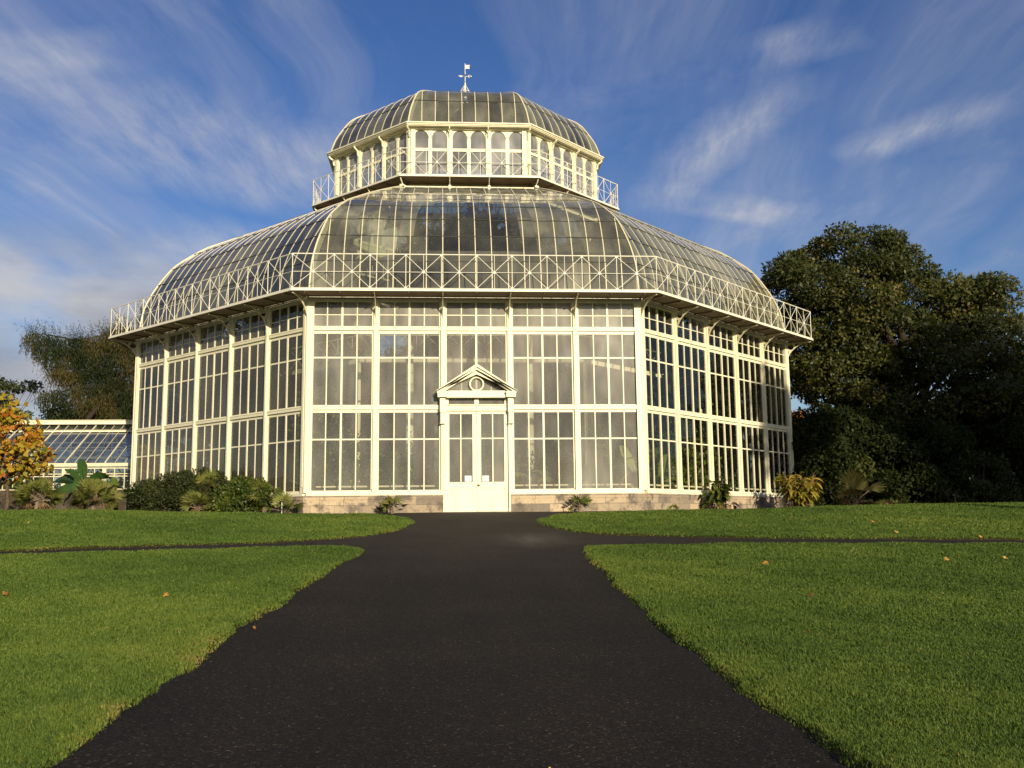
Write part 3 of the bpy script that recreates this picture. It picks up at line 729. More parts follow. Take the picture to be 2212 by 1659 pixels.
# ------------------------------------------------------------------ low side wings
def wing_build():
    W_ = thing('glasshouse_wing', 'low cream glasshouse wing with slanted bluish glass roof running off behind the autumn tree', 'glasshouse', (0, 0, 0))
    x0, x1 = -14.12, -42.0; yf, yr, ze, zr = 10.4, R, 2.44, 4.50; yb = 2*yr-yf
    def slope(y): return ze+(zr-ze)*(y-yf)/(yr-yf)
    for s, y0 in ((1, yf), (-1, yb)):
        b = MB(); b.add([(x0, y0, ze), (x1, y0, ze), (x1, yr, zr), (x0, yr, zr)], [(0, 1, 2, 3)]); g = put('roof', b.mesh('roof', M['g_wing']), W_)
        b = MB(); n = int((x0-x1)/.4315)
        for i in range(n+1):
            x = x0-.2-i*.4315; big = (i % 4 == 0); w = .045 if big else .016
            if x < x1: break
            b.beam((x, y0, ze+.03), (x, yr, zr+.03), w, .045 if big else .022, (0, -s*.548, 1))
        ym = yr-s*(.75); zm = ze+(zr-ze)*abs(ym-y0)/abs(yr-y0)
        b.beam((x0, ym, zm+.05), (x1, ym, zm+.05), .09, .07, (0, 0, 1))
        put('rafters', b.mesh('rafters', M['cream']), g)
        b = MB()
        for q in (.22, .42, .62): y = y0+(yr-y0)*q; b.tube([(x0, y, ze+(zr-ze)*q-.18), (x1, y, ze+(zr-ze)*q-.18)], .03, 6)
        put('purlin', b.mesh('purlin', M['inner']), g)
        # wall under the eave
        b = MB(); b.box(x1, x0, min(y0, y0-s*.10), max(y0, y0-s*.10), 2.29, 2.44); b.box(x1, x0, y0-.03, y0+.03, 1.95, 1.985); b.box(x1, x0, y0-.03, y0+.03, 1.84, 1.88); b.box(x1, x0, y0-.05, y0+.05, 1.265, 1.31)
        b.box(x1, x0, y0-.035, y0+.035, 2.19, 2.24)
        for i in range(n+1):
            x = x0-.2-i*.4315; big = (i % 4 == 0)
            if x < x1: break
            w = .085 if big else .016; b.box(x-w, x+w, y0-(.07 if big else .028), y0+.03, 1.3, 2.2)
        put('wall_frame', b.mesh('wall_frame', M['cream_dull']), W_)
        b = MB(); b.add([(x0, y0+s*.012, 1.3), (x1, y0+s*.012, 1.3), (x1, y0+s*.012, 2.2), (x0, y0+s*.012, 2.2)], [(0, 1, 2, 3)]); put('wall_pane', np_mesh('wall_pane', b.v, b.f, M['g_right'], [1]*4), W_)
        b = MB(); b.box(x1, x0, y0-.14, y0+.14, -.3, 1.27); me = b.mesh('base_wall', M['stone']); ul = me.uv_layers.new(name='UVMap')
        for lp in me.loops: c = me.vertices[lp.vertex_index].co; ul.data[lp.index].uv = (c.x+c.y, c.z)
        me.materials.clear(); me.materials.append(M['wall_shade']); put('base_wall', me, W_)
    b = MB(); b.box(x1, x0, yr-.22, yr+.22, zr+.03, zr+.20); b.box(x1, x0, yr-.28, yr+.28, zr+.20, zr+.235); put('ridge', b.mesh('ridge', M['cream']), W_)
    b = MB()
    for i in range(14): x = x0-1.0-i*1.9; b.beam((x, yf+.1, ze-.15), (x, yb-.1, ze-.15), .03, .03); b.tube([(x, yr, ze-.15), (x, yr, zr-.1)], .02, 5); b.beam((x, yf+1.2, ze-.15), (x, yr, zr-.15), .025, .025); b.beam((x, yb-1.2, ze-.15), (x, yr, zr-.15), .025, .025)
    put('truss', b.mesh('truss', M['inner']), W_)
    b = MB(); b.add([(x1, yf, ze), (x1, yb, ze), (x1, yr, zr), (x1, yf, -.2), (x1, yb, -.2)], [(0, 1, 2), (0, 3, 4, 1)]); put('end_wall', b.mesh('end_wall', M['cream_dull']), W_)
    b = MB(); b.box(x1+.2, x0-.2, yf+.5, yb-.5, .02, .75); put('inner_bed', b.mesh('inner_bed', M['soil']), W_)
    return W_
WG = wing_build()
W2 = copy_tree(WG); W2.rotation_euler = (0, 0, PI); W2.location = (0, 2*R, 0)
W2['label'] = 'low glasshouse wing in dark shade seen between the great glasshouse and the big dark tree'
# ------------------------------------------------------------------ lawns and paths
def chaikin(P, n=2):
    P = np.array(P, float)
    for _ in range(n):
        Q = np.roll(P, -1, 0); P = np.stack([P*.75+Q*.25, P*.25+Q*.75], 1).reshape(-1, 2)
    return P
LAWNS = [chaikin(p) for p in (
    [(-90, -90), (-3.6, -90), (-3.6, -40), (-3.57, -28), (-3.5, -25.2), (-3.58, -23), (-3.4, -20.5), (-3.22, -17.2), (-3.02, -15), (-2.86, -13.5), (-2.86, -12.85), (-3.2, -12.35), (-4.6, -12.2), (-6.8, -12.6), (-8.7, -12.95), (-10.4, -13.4), (-20, -16.2), (-90, -34)],
    [(1.12, -90), (90, -90), (90, -34), (20, -16), (11.8, -13.7), (9.8, -13.25), (5.6, -12.75), (2.4, -12.65), (1.86, -13.0), (1.66, -14), (1.6, -16), (1.45, -19.4), (1.38, -21.3), (1.24, -24), (1.2, -26), (1.12, -28.5), (1.1, -40)],
    [(11.98, -12.5), (9.9, -12.0), (5.86, -11.2), (3.36, -10.05), (2.3, -9.2), (1.7, -7), (1.58, -5.4), (1.76, -4.1), (2.5, -2.5), (4.2, -1.45), (7, -1.0), (10.5, -.85), (14, .8), (20, 3), (90, 6), (90, -33), (20, -14.9)],
    [(-2.0, -5.6), (-2.02, -4.6), (-2.4, -3.1), (-3.3, -1.7), (-5, -1.05), (-9, -.75), (-15, -.3), (-20, 0), (-90, 2), (-90, -31), (-20, -14.9), (-10.5, -12.4), (-6.95, -11.4), (-4.6, -10.8), (-3.5, -9.86), (-2.6, -8.8)])]
def lawn_sd(x, y):
    """signed distance to the lawns: positive on grass"""
    x = np.asarray(x, float).ravel(); y = np.asarray(y, float).ravel(); best = np.full(x.shape, -1e9)
    for P_ in LAWNS:
        Q = np.roll(P_, -1, 0); d2 = np.full(x.shape, 1e18); ins = np.zeros(x.shape, bool)
        for (ax, ay), (bx, by) in zip(P_, Q):
            ex, ey = bx-ax, by-ay; t = np.clip(((x-ax)*ex+(y-ay)*ey)/(ex*ex+ey*ey+1e-12), 0, 1)
            d2 = np.minimum(d2, (x-ax-t*ex)**2+(y-ay-t*ey)**2)
            c = ((ay > y) != (by > y)); xi = ax+(y-ay)*ex/(ey if abs(ey) > 1e-12 else 1e-12); ins ^= c & (x < xi)
        best = np.maximum(best, np.where(ins, 1, -1)*np.sqrt(d2))
    w = .035*np.sin(x*2.1+y*1.7)+.022*np.sin(y*4.3-x*2.1+np.sin(y*1.7))+.016*np.sin(y*9+x*7+2*np.sin(y*3.1))
    return best+w*.9
def grid(xs, ys, zf, keep=None):
    X, Y_ = np.meshgrid(xs, ys); V = np.c_[X.ravel(), Y_.ravel(), zf(X.ravel(), Y_.ravel())]
    nx = len(xs); i = np.arange((len(ys)-1)*(nx-1)); r, c = i//(nx-1), i % (nx-1)
    F = np.c_[r*nx+c, r*nx+c+1, (r+1)*nx+c+1, (r+1)*nx+c]
    if keep is not None:
        kq = keep(V[F].mean(1)); F = F[kq]; u, inv = np.unique(F, return_inverse=True); V = V[u]; F = inv.reshape(F.shape)
    return V, F
def axis(lo, hi, step, far):
    a = list(np.arange(lo, hi+1e-6, step)); s = step; l = lo
    out = []
    while l > -far: s *= 1.35; l -= s; out.append(l)
    s = step; h = a[-1]; up = []
    while h < far: s *= 1.35; h += s; up.append(h)
    return np.array(out[::-1]+a+up)
gx, gy = axis(-20, 20, .13, 900), axis(-33, 0, .13, 900)
def lawn_z(x, y):
    sd = lawn_sd(x, y); m_ = sst(-.10, .06, sd); h = terr(x, y)
    far = (y > 0.5)
    n = .012*np.sin(x*1.3+.5*np.sin(y*.9))*np.cos(y*1.1+.7)+.008*np.sin(x*3.7+y*2.3)
    return h-.05+m_*(.085+n)-np.where((y > 2) & (np.hypot(x, y-R) < RC+1), .2, 0)
V_, F_ = grid(gx, gy, lawn_z)
sd_ = lawn_sd(V_[:, 0], V_[:, 1]); tag(put('lawn_ground', np_mesh('lawn_ground', V_, F_, M['turf'], np.exp(-(np.abs(sd_-.01)/.11)**2), smooth=True)), kind='structure')
px_, py_ = np.r_[axis(-20, 20, .4, 60)], np.arange(-62, .21, .25)
V_, F_ = grid(px_, py_, lambda x, y: terr(x, y)+.012*np.exp(-((x+1.1)/1.6)**2)-.006, lambda c: lawn_sd(c[:, 0], c[:, 1]) < .7)
F_ = F_[~((V_[F_].mean(1)[:, 1] > -.4) & (np.abs(V_[F_].mean(1)[:, 0]) > 9.5))]
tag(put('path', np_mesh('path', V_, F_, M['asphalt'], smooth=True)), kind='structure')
V_, F_ = grid(np.arange(-46, 46.1, .5), np.arange(-1.4, 34, .5), lambda x, y: terr(x, y)+.01+.025*np.sin(x*2.1+y)*np.sin(y*1.7-x), lambda c: (lawn_sd(c[:, 0], c[:, 1]) < .3) & (np.abs(c[:, 0]) > 5.8) & (np.hypot(c[:, 0], c[:, 1]-R) > RC-1.8))
tag(put('flower_bed', np_mesh('flower_bed', V_, F_, M['soil'])), kind='structure')

# grass blades: one mass, thinner with distance
def grass(n):
    th = RNG.uniform(-.62, .66, n)+.0709; d = np.exp(RNG.uniform(math.log(4.4), math.log(40), n))
    x = CAM[0]+d*np.sin(th); y = CAM[1]+d*np.cos(th); sd = lawn_sd(x, y); k = (sd > -.05+RNG.exponential(.03, n)*0) & (RNG.random(n) < sst(-.06, .05, sd)*.75+.25)
    x, y, d, sd = x[k], y[k], d[k], sd[k]; n = len(x)
    patch = .5+.25*np.sin(x*1.1+1.3*np.sin(y*.8))+.25*np.sin(y*1.9+x*.7+np.sin(x*2.3))
    tuft = np.sin(x*9+3*np.sin(y*7))*np.sin(y*8+2*np.sin(x*5))
    h = (.020+.024*RNG.random(n)**1.5+.012*patch+.010*tuft)*np.where(sd < .12, .8, 1)*(1+np.clip(d-14, 0, 20)*.012); w = .0030*np.clip(d/6.5, .8, 5)
    a = RNG.uniform(0, 2*PI, n); lean = RNG.uniform(.15, 1.0, n); b2 = a+RNG.normal(0, .8, n)
    z0 = lawn_z(x, y)-.006
    ux, uy = np.cos(a), np.sin(a); tx, ty = np.cos(b2+PI/2)*lean*h, np.sin(b2+PI/2)*lean*h
    base = np.c_[x, y, z0]; off = np.c_[ux*w, uy*w, np.zeros(n)]; mid = base+np.c_[tx*.35, ty*.35, h*.62]; tip = base+np.c_[tx, ty, h*(1-.25*lean)]
    V = np.stack([base-off, base+off, mid+off*.75, tip, mid-off*.75], 1).reshape(-1, 3)
    i = np.arange(n)*5; F = np.concatenate([np.c_[i, i+1, i+2, i+4], np.c_[i+4, i+2, i+3, i+3]])
    # two-part blades as quads + tips; tips as triangles are kept as a second mesh part
    Q = np.c_[i, i+1, i+2, i+4]; Tt = np.c_[i+4, i+2, i+3]
    big = np.sin(x*.45+1.1*np.sin(y*.31+1))*np.cos(y*.38+.8*np.sin(x*.27)); big2 = np.sin(x*2.7+2*np.sin(y*1.3))*np.sin(y*2.2+1.5*np.sin(x*1.9))
    edge = np.exp(-np.clip(sd, 0, 9)/.13)*(.5+.5*np.sin(x*2.9+y*2.1+np.sin(y*4.3)))
    v = np.clip(.42+.15*(patch-.5)+.13*big+.09*big2+.10*tuft*np.clip(8/d, .2, 1)+RNG.normal(0, .12, n)*np.clip(9/d, .45, 1)+RNG.random(n)*.55*edge+(RNG.random(n) < .012)*.5, 0, 1)
    me = bpy.data.meshes.new('grass'); nv = len(V); me.vertices.add(nv); me.vertices.foreach_set('co', V.astype(np.float32).ravel())
    li = np.concatenate([Q.ravel(), Tt.ravel()]).astype(np.int32); me.loops.add(len(li)); me.loops.foreach_set('vertex_index', li)
    ls = np.concatenate([np.arange(n)*4, n*4+np.arange(n)*3]).astype(np.int32); me.polygons.add(2*n); me.polygons.foreach_set('loop_start', ls)
    me.materials.append(M['grass']); me.update(calc_edges=True); at_ = me.attributes.new('var', 'FLOAT', 'POINT'); at_.data.foreach_set('value', np.repeat(v, 5).astype(np.float32))
    return me
GRASS_N = 1700000
if GRASS_N: tag(put('grass', grass(GRASS_N)), 'short green grass of the lawns on both sides of the path', 'grass', kind='stuff')

# ------------------------------------------------------------------ leaves
def unit(v): return v/np.maximum(np.linalg.norm(v, axis=-1, keepdims=True), 1e-9)
def leaf_quads(P_, D_, Nn, ln, wd, fold=.25, droop=.15):
    """diamond leaves: P base n x 3, D direction, Nn rough up"""
    S_ = unit(np.cross(D_, Nn)); U_ = unit(np.cross(S_, D_)); ln = np.asarray(ln)[:, None]; wd = np.asarray(wd)[:, None]
    mid = P_+D_*ln*.45+U_*wd*fold; tip = P_+D_*ln-U_*ln*droop
    V = np.stack([P_, mid+S_*wd/2-U_*wd*fold, tip, mid-S_*wd/2-U_*wd*fold], 1).reshape(-1, 3)
    i = np.arange(len(P_))*4; return V, np.c_[i, i+1, i+2, i+3]
def rand_dir(n): return unit(RNG.normal(size=(n, 3)))
def join(parts):
    Vs, Fs, As = [], [], []; o = 0
    for V, F, a in parts: Vs.append(V); Fs.append(F+o); As.append(a); o += len(V)
    return np.concatenate(Vs), np.concatenate(Fs), np.concatenate(As)
def clusters_leaves(C_, Rr, per, size, flat=.7, shell=.45, aspect=.55, upb=.3, tone=None):
    """leaf clumps round the points C_ (n x 3) of radius Rr"""
    n = len(C_); idx = np.repeat(np.arange(n), per); m_ = len(idx)
    d = rand_dir(m_); rr = (shell+(1-shell)*RNG.random(m_))**.6
    P_ = C_[idx]+d*rr[:, None]*Rr[idx][:, None]*np.array([1, 1, flat])
    D_ = unit(d*.6+rand_dir(m_)*.8+np.array([0, 0, -.1])); Nn = unit(rand_dir(m_)*.7+d*.6+np.array([0, -.2, upb]))
    ln = size*RNG.uniform(.6, 1.25, m_); V, F = leaf_quads(P_, D_, Nn, ln, ln*aspect)
    ct = RNG.normal(0, .13, n) if tone is None else tone
    a = np.clip(.42+ct[idx]+RNG.normal(0, .16, m_), 0, 1); return V, F, np.repeat(a, 4)
def inside(poly, x, y):
    poly = np.array(poly); r = np.zeros(len(x), bool); d = np.full(len(x), 1e9)
    for (ax, ay), (bx, by) in zip(poly, np.roll(poly, -1, 0)):
        c = ((ay > y) != (by > y)) & (x < ax+(y-ay)*(bx-ax)/((by-ay) if by != ay else 1e-9)); r ^= c
        ex, ey = bx-ax, by-ay; t = np.clip(((x-ax)*ex+(y-ay)*ey)/(ex*ex+ey*ey+1e-9), 0, 1); d = np.minimum(d, np.hypot(x-ax-t*ex, y-ay-t*ey))
    return r, d
def crown_points(poly_px, Yc, n, depth, hollow=.0):
    """clump centres filling a crown whose outline faces the lawn, Yc its distance, depth its half thickness"""
    W_ = np.array([at(x, y, Yc) for x, y in poly_px]); poly = W_[:, [0, 2]]
    lo, hi = poly.min(0), poly.max(0); out = []
    while len(out) < n:
        x = RNG.uniform(lo[0], hi[0], 400); z = RNG.uniform(lo[1], hi[1], 400); r, d = inside(poly, x, z)
        for xx, zz, dd in zip(x[r], z[r], d[r]):
            k = depth*math.sqrt(min(1, dd/(.45*min(hi-lo)))+.03); out.append((xx, Yc+k*RNG.uniform(-1, 1)*(1 if RNG.random() > hollow else .95), zz))
    return np.array(out[:n])
def limbs(b, base, top, C_, n, r0, bend=.25):
    """trunk and boughs reaching for n of the clumps"""
    base = np.array(base, float); top = np.array(top, float); k = 7
    tp = [base+(top-base)*t+np.array([math.sin(t*5)*.2, math.cos(t*4)*.2, 0])*(1 if 0 < t else 0) for t in np.linspace(0, 1, k)]
    b.tube(tp, list(np.linspace(r0, r0*.3, k)), 9)
    H = top[2]-base[2]
    for c in C_[RNG.choice(len(C_), min(n, len(C_)), replace=False)]:
        t = np.clip((c[2]-base[2])/H*RNG.uniform(.45, .8), .12, .95); s = base+(top-base)*t; L_ = np.linalg.norm(c-s)
        q = [s+(c-s)*u+np.array([0, 0, bend*L_*math.sin(u*PI)*.35])+RNG.normal(0, .03*L_, 3)*(0 < u < 1) for u in np.linspace(0, 1, 6)]
        rr = r0*(.35*(1-t)+.10); b.tube(q, list(np.linspace(rr, .02, 6)), 6)
def tree(name, label, cat, base, top, C_, Rr, per, size, leaf, bark, nl, r0, group=None, flat=.7, **kw):
    t = thing(name, label, cat, base, 0, group); o = np.array(base, float)
    b = MB(); limbs(b, (0, 0, -.3), np.array(top)-o, C_-o, nl, r0); put('trunk', b.mesh('trunk', M[bark], True), t)
    V, F, a = clusters_leaves(C_-o, Rr, per, size, flat, **kw); put('crown', np_mesh('crown', V, F, M[leaf], a), t); return t
def bush(name, label, cat, poly_px, Yc, n, depth, rad, per, size, leaf, group=None, aspect=.5, **kw):
    C_ = crown_points(poly_px, Yc, n, depth); bx = C_[:, 0].mean(); o = np.array([bx, Yc, float(terr(bx, Yc))])
    t = thing(name, label, cat, o, 0, group); V, F, a = clusters_leaves(C_-o, RNG.uniform(.7, 1.2, n)*rad, per, size, .85, aspect=aspect, **kw); put('foliage', np_mesh('foliage', V, F, M[leaf], a), t)
    b = MB()
    for c in (C_-o)[::max(1, n//14)]: b.tube([(c[0]*.3, c[1]*.3, -.1), (c[0]*.7, c[1]*.7, c[2]*.55), tuple(c)], [.035, .02, .008], 5)
    put('stem', b.mesh('stem', M['bark'], True), t); return t

# --- the big dark tree by the right side and its neighbours
poly = [(1662, 605), (1688, 565), (1735, 533), (1760, 548), (1790, 508), (1830, 512), (1870, 503), (1905, 500), (1925, 522), (1950, 562), (2000, 578), (2040, 592), (2062, 640), (2092, 612), (2130, 608), (2165, 662), (2195, 702), (2207, 762), (2245, 800), (2300, 880), (2290, 1000), (2200, 1030), (2050, 1010), (1900, 1020), (1800, 990), (1775, 900), (1745, 868), (1722, 815), (1695, 800), (1700, 720), (1682, 655)]
C_ = crown_points(poly, 10.5, 640, 4.2)
tree('broadleaf_tree', 'very large dark tree with browning crown beside the great glasshouse', 'tree', (20.7, 10.2, .1), (20.4, 10.2, 12.6), C_, RNG.uniform(.55, 1.1, len(C_)), 310, .19, 'l_tree', 'bark_dark', 60, .36, flat=.55)
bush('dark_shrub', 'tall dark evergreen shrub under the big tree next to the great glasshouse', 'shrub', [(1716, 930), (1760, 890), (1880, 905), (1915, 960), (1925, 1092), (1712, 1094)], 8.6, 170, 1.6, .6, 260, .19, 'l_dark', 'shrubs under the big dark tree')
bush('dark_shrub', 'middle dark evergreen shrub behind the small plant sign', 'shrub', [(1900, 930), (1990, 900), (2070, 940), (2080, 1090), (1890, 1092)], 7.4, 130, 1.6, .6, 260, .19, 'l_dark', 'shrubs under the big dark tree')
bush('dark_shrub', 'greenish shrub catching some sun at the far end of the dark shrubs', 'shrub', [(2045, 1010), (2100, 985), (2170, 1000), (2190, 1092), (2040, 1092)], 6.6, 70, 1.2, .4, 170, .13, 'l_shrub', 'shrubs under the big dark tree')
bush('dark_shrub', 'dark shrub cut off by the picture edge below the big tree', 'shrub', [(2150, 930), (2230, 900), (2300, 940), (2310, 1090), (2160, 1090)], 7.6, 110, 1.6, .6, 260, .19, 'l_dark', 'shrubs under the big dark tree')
C_ = crown_points([(1695, 905), (1712, 893), (1745, 890), (1775, 900), (1790, 925), (1700, 925)], 58, 26, 2.0)
tree('russet_tree', 'small distant russet tree showing under the big dark tree', 'tree', (float(at(1740, 1000, 58)[0]), 58, 0), (float(at(1740, 930, 58)[0]), 58, 4.2), C_, RNG.uniform(.4, .8, len(C_)), 110, .3, 'l_autumn', 'bark', 14, .16, tone=RNG.normal(.4, .08, len(C_)))

# trees outside the picture that shade the far bays and the big tree from the low sun
for i, (x, y, h, r) in enumerate([(26.3, -27.5, 17.0, 2.3), (36.6, -31, 20.3, 4.4), (43.5, -30, 20.5, 4.6), (52, -24, 20, 5)]):
    n = (38, 140, 140, 120)[i]; d = rand_dir(n)*RNG.random(n)[:, None]**.33; C_ = np.array([x, y, h-r*.95])+d*np.array([r, r, r*.95])
    tree('shade_tree', ['tall slender tree nearest the path outside the picture', 'tall round tree second from the path outside the picture', 'tall wide tree third from the path outside the picture', 'tall wide tree level with the lawn edge outside the picture'][i], 'tree', (x, y, float(terr(x, y))), (x, y, h-1), C_, RNG.uniform(.8, 1.5, n)*(.6 if i == 0 else 1), 130, .45-.1*(i == 0), 'l_tree', 'bark', 30, .35-.15*(i == 0), 'trees beside the lawn')

# --- trees behind the left wing
C_ = crown_points([(-60, 830), (0, 812), (30, 828), (70, 822), (78, 850), (40, 870), (60, 905), (95, 925), (60, 960), (-60, 960)], 64, 70, 3)
tree('broadleaf_tree', 'thin-topped olive brown tree behind the orange autumn tree', 'tree', (float(at(10, 1000, 64)[0]), 64, 0), (float(at(10, 850, 64)[0]), 64, 8.5), C_, RNG.uniform(.5, .95, len(C_)), 110, .3, 'l_shrub', 'bark', 40, .25, flat=.5, tone=RNG.normal(.12, .16, len(C_)))
C_ = crown_points([(60, 925), (100, 880), (150, 850), (200, 870), (255, 850), (310, 880), (330, 960), (60, 960)], 60, 90, 3)
tree('broadleaf_tree', 'low green brown trees in front of the larch trunk above the low wing roof', 'tree', (float(at(190, 1000, 60)[0]), 60, 0), (float(at(190, 880, 60)[0]), 60, 7), C_, RNG.uniform(.6, 1.1, len(C_)), 120, .28, 'l_shrub', 'bark', 40, .25, tone=RNG.normal(.05, .15, len(C_)))

def larch(Yc):
    t = thing('larch_tree', 'old larch with drooping brown green branches rising behind the low wing', 'tree', (float(at(262, 1000, Yc)[0]), Yc, 0))
    o = np.array(t.location); b = MB(); Q = lambda x, y, dy=0: np.array(at(x, y, Yc+dy))-o
    b.tube([Q(176, 925, -2), Q(205, 885, -2), Q(222, 868, -1)], [.26, .22, .16], 8); b.tube([Q(225, 870, 0), Q(262, 812, 0), Q(300, 790, 0), Q(345, 780, 1), Q(400, 745, 2)], [.3, .33, .34, .32, .25], 8)
    b.tube([(3.5, 0, -.3), Q(330, 900, 0), Q(345, 780, 1)], [.6, .5, .4], 9)
    L_ = [[(262, 812), (235, 800), (200, 765), (150, 775), (105, 778), (80, 745), (60, 722)], [(300, 790), (260, 755), (215, 745), (170, 735), (130, 728), (95, 722), (68, 722)], [(345, 780), (300, 740), (250, 722), (200, 730), (160, 732)],
          [(345, 780), (330, 745), (290, 712), (262, 705), (240, 720)], [(262, 812), (220, 835), (170, 838), (120, 845), (90, 850)], [(300, 790), (300, 830), (260, 850), (210, 860), (160, 868)], [(400, 745), (370, 700), (330, 690), (310, 680)],
          [(345, 780), (330, 820), (300, 850), (270, 880), (230, 890)], [(215, 885), (180, 880), (140, 895), (110, 905)], [(262, 812), (300, 880), (320, 900), (290, 915)], [(235, 800), (190, 800), (150, 805), (112, 800)],
          [(300, 790), (270, 770), (225, 765), (185, 757), (140, 750), (110, 752)], [(345, 780), (310, 760), (275, 740), (240, 742), (205, 742), (170, 750)], [(340, 800), (310, 830), (285, 845), (255, 870), (215, 880), (180, 900)], [(330, 760), (290, 735), (255, 735), (225, 728)], [(345, 790), (335, 850), (310, 885), (290, 905), (250, 905)]]
    P_, D_, ln = [], [], []
    for j, l in enumerate(L_):
        dy = RNG.uniform(-3, 3); pts = np.array([Q(x, y, dy*i/len(l)) for i, (x, y) in enumerate(l)])
        k = 40; u = np.linspace(0, len(l)-1, k); pp = np.c_[[np.interp(u, range(len(l)), pts[:, a]) for a in range(3)]].T+RNG.normal(0, .06, (k, 3))
        b.tube([tuple(p) for p in pp], list(np.linspace(.17, .025, k)), 5)
        for i in range(3, k):
            for _ in range(12):                              # hanging sprays
                p = pp[i]+RNG.normal(0, .35, 3)*np.array([1, 1.6, .35]); n_ = RNG.integers(5, 10); L0_ = RNG.uniform(.5, 2.0)
                tr = np.array([RNG.normal(0, .08), RNG.normal(0, .08), -1])
                for q in range(n_):
                    P_.append(p+tr*L0_*q/n_+RNG.normal(0, .04, 3)); D_.append(unit(tr+RNG.normal(0, .33, 3))); ln.append(RNG.uniform(.22, .45))
            if j in (0, 1, 2, 3, 6, 11, 14) or i % 4 == 0:   # stiff upright shoots
                for _ in range(5 if i > k*.5 else 3):
                    p = pp[i]+RNG.normal(0, .2, 3); d = unit(np.array([RNG.normal(-.35, .45), RNG.normal(0, .3), 1])); L0_ = RNG.uniform(.6, 1.7)
                    for q in range(11): P_.append(p+d*L0_*q/11); D_.append(unit(d*.6+RNG.normal(0, .7, 3))); ln.append(RNG.uniform(.14, .26))
    P_, D_, ln = np.array(P_), np.array(D_), np.array(ln); V, F = leaf_quads(P_, D_, rand_dir(len(P_)), ln, ln*.17, .1, .05)
    C_ = crown_points([(75, 735), (130, 745), (200, 770), (265, 735), (340, 715), (345, 910), (180, 915), (140, 880), (190, 850), (120, 800)], Yc+1.5, 110, 2.5)-o
    V2, F2, a2 = clusters_leaves(C_, RNG.uniform(.6, 1.15, len(C_)), 190, .42, 1.1, aspect=.14, tone=RNG.normal(-.22, .14, len(C_)))
    a = np.clip(.42+.30*np.sin(P_[:, 0]*.7+P_[:, 2]*.9+np.sin(P_[:, 0]*1.7))+RNG.normal(0, .17, len(P_)), 0, 1)
    put('trunk', b.mesh('trunk', M['bark_dark'], True), t); V, F, a = join([(V, F, np.repeat(a, 4)), (V2, F2, a2)]); put('crown', np_mesh('crown', V, F, M['l_larch'], a), t)
larch(58)

# --- palms and other bed plants
def fan_leaf(parts, base, d, pet, rad, nseg, spread, tone, b=None, up=(0, 0, 1), wid=.045, droop=.25, roll=0.0):
    base = np.array(base, float); d = unit(np.array(d, float)); s = unit(np.cross(d, up)); u = np.cross(s, d); s, u = s*math.cos(roll)+u*math.sin(roll), u*math.cos(roll)-s*math.sin(roll); hub = base+d*pet-np.array([0, 0, pet*.08])
    if b is not None: b.tube([tuple(base), tuple((base+hub)/2+u*pet*.03), tuple(hub)], [.012, .010, .008], 5)
    a = np.linspace(-spread/2, spread/2, nseg)+RNG.normal(0, .03, nseg); D_ = np.cos(a)[:, None]*d+np.sin(a)[:, None]*s+RNG.normal(0, .05, (nseg, 3))-np.array([0, 0, .05])
    L_ = rad*(1-.18*np.abs(a)/(spread/2+1e-6))*RNG.uniform(.85, 1.05, nseg)
    V, F = leaf_quads(np.repeat(hub[None], nseg, 0), unit(D_), np.repeat(u[None], nseg, 0), L_, np.full(nseg, wid), .2, droop*RNG.uniform(.5, 1.2)); parts.append((V, F, np.repeat(np.clip(tone+RNG.normal(0, .1, nseg), 0, 1), 4)))
def fan_palm(name, label, x, y, h, nl, rad, pet, group=None, dead=0, stem=0, tilt=(.2, 1.3), loc_z=None, wid=.045, nseg=22, leaf='l_palm', face=None, tone=.5):
    z = float(terr(x, y)) if loc_z is None else loc_z; t = thing(name, label, 'palm', (x, y, z), 0, group); parts = []; b = MB(); dd = []
    if stem: b.tube([(0, 0, -.05), (0, 0, stem)], [.09, .07], 8)
    for i in range(nl):
        az = RNG.uniform(0, 2*PI) if face is None else RNG.normal(face, 1.1); el = RNG.uniform(*tilt); d = (math.cos(az)*math.cos(el), math.sin(az)*math.cos(el), math.sin(el))
        fan_leaf(parts, (RNG.normal(0, .05*h), RNG.normal(0, .05*h), stem+.02), d, pet*RNG.uniform(.7, 1.15), rad*RNG.uniform(.8, 1.1), nseg, RNG.uniform(2.3, 3.4), RNG.normal(tone, .12), b, wid=wid, roll=RNG.normal(0, .75 if face is None else .2))
    V, F, a = join(parts); put('leaves', np_mesh('leaves', V, F, M[leaf], a), t)
    if dead:
        for i in range(dead):
            az = RNG.uniform(0, 2*PI); el = RNG.uniform(-.5, .15); d = (math.cos(az)*math.cos(el), math.sin(az)*math.cos(el), math.sin(el)); fan_leaf(dd, (0, 0, .12+RNG.random()*h*.4), d, pet*.6, rad*.8, 14, 1.6, RNG.normal(.5, .2), b, wid=wid, droop=.5)
        V, F, a = join(dd); put('dead_leaves', np_mesh('dead_leaves', V, F, M['l_dry'], a), t)
    put('stalk', b.mesh('stalk', M['bark_pale']), t); return t
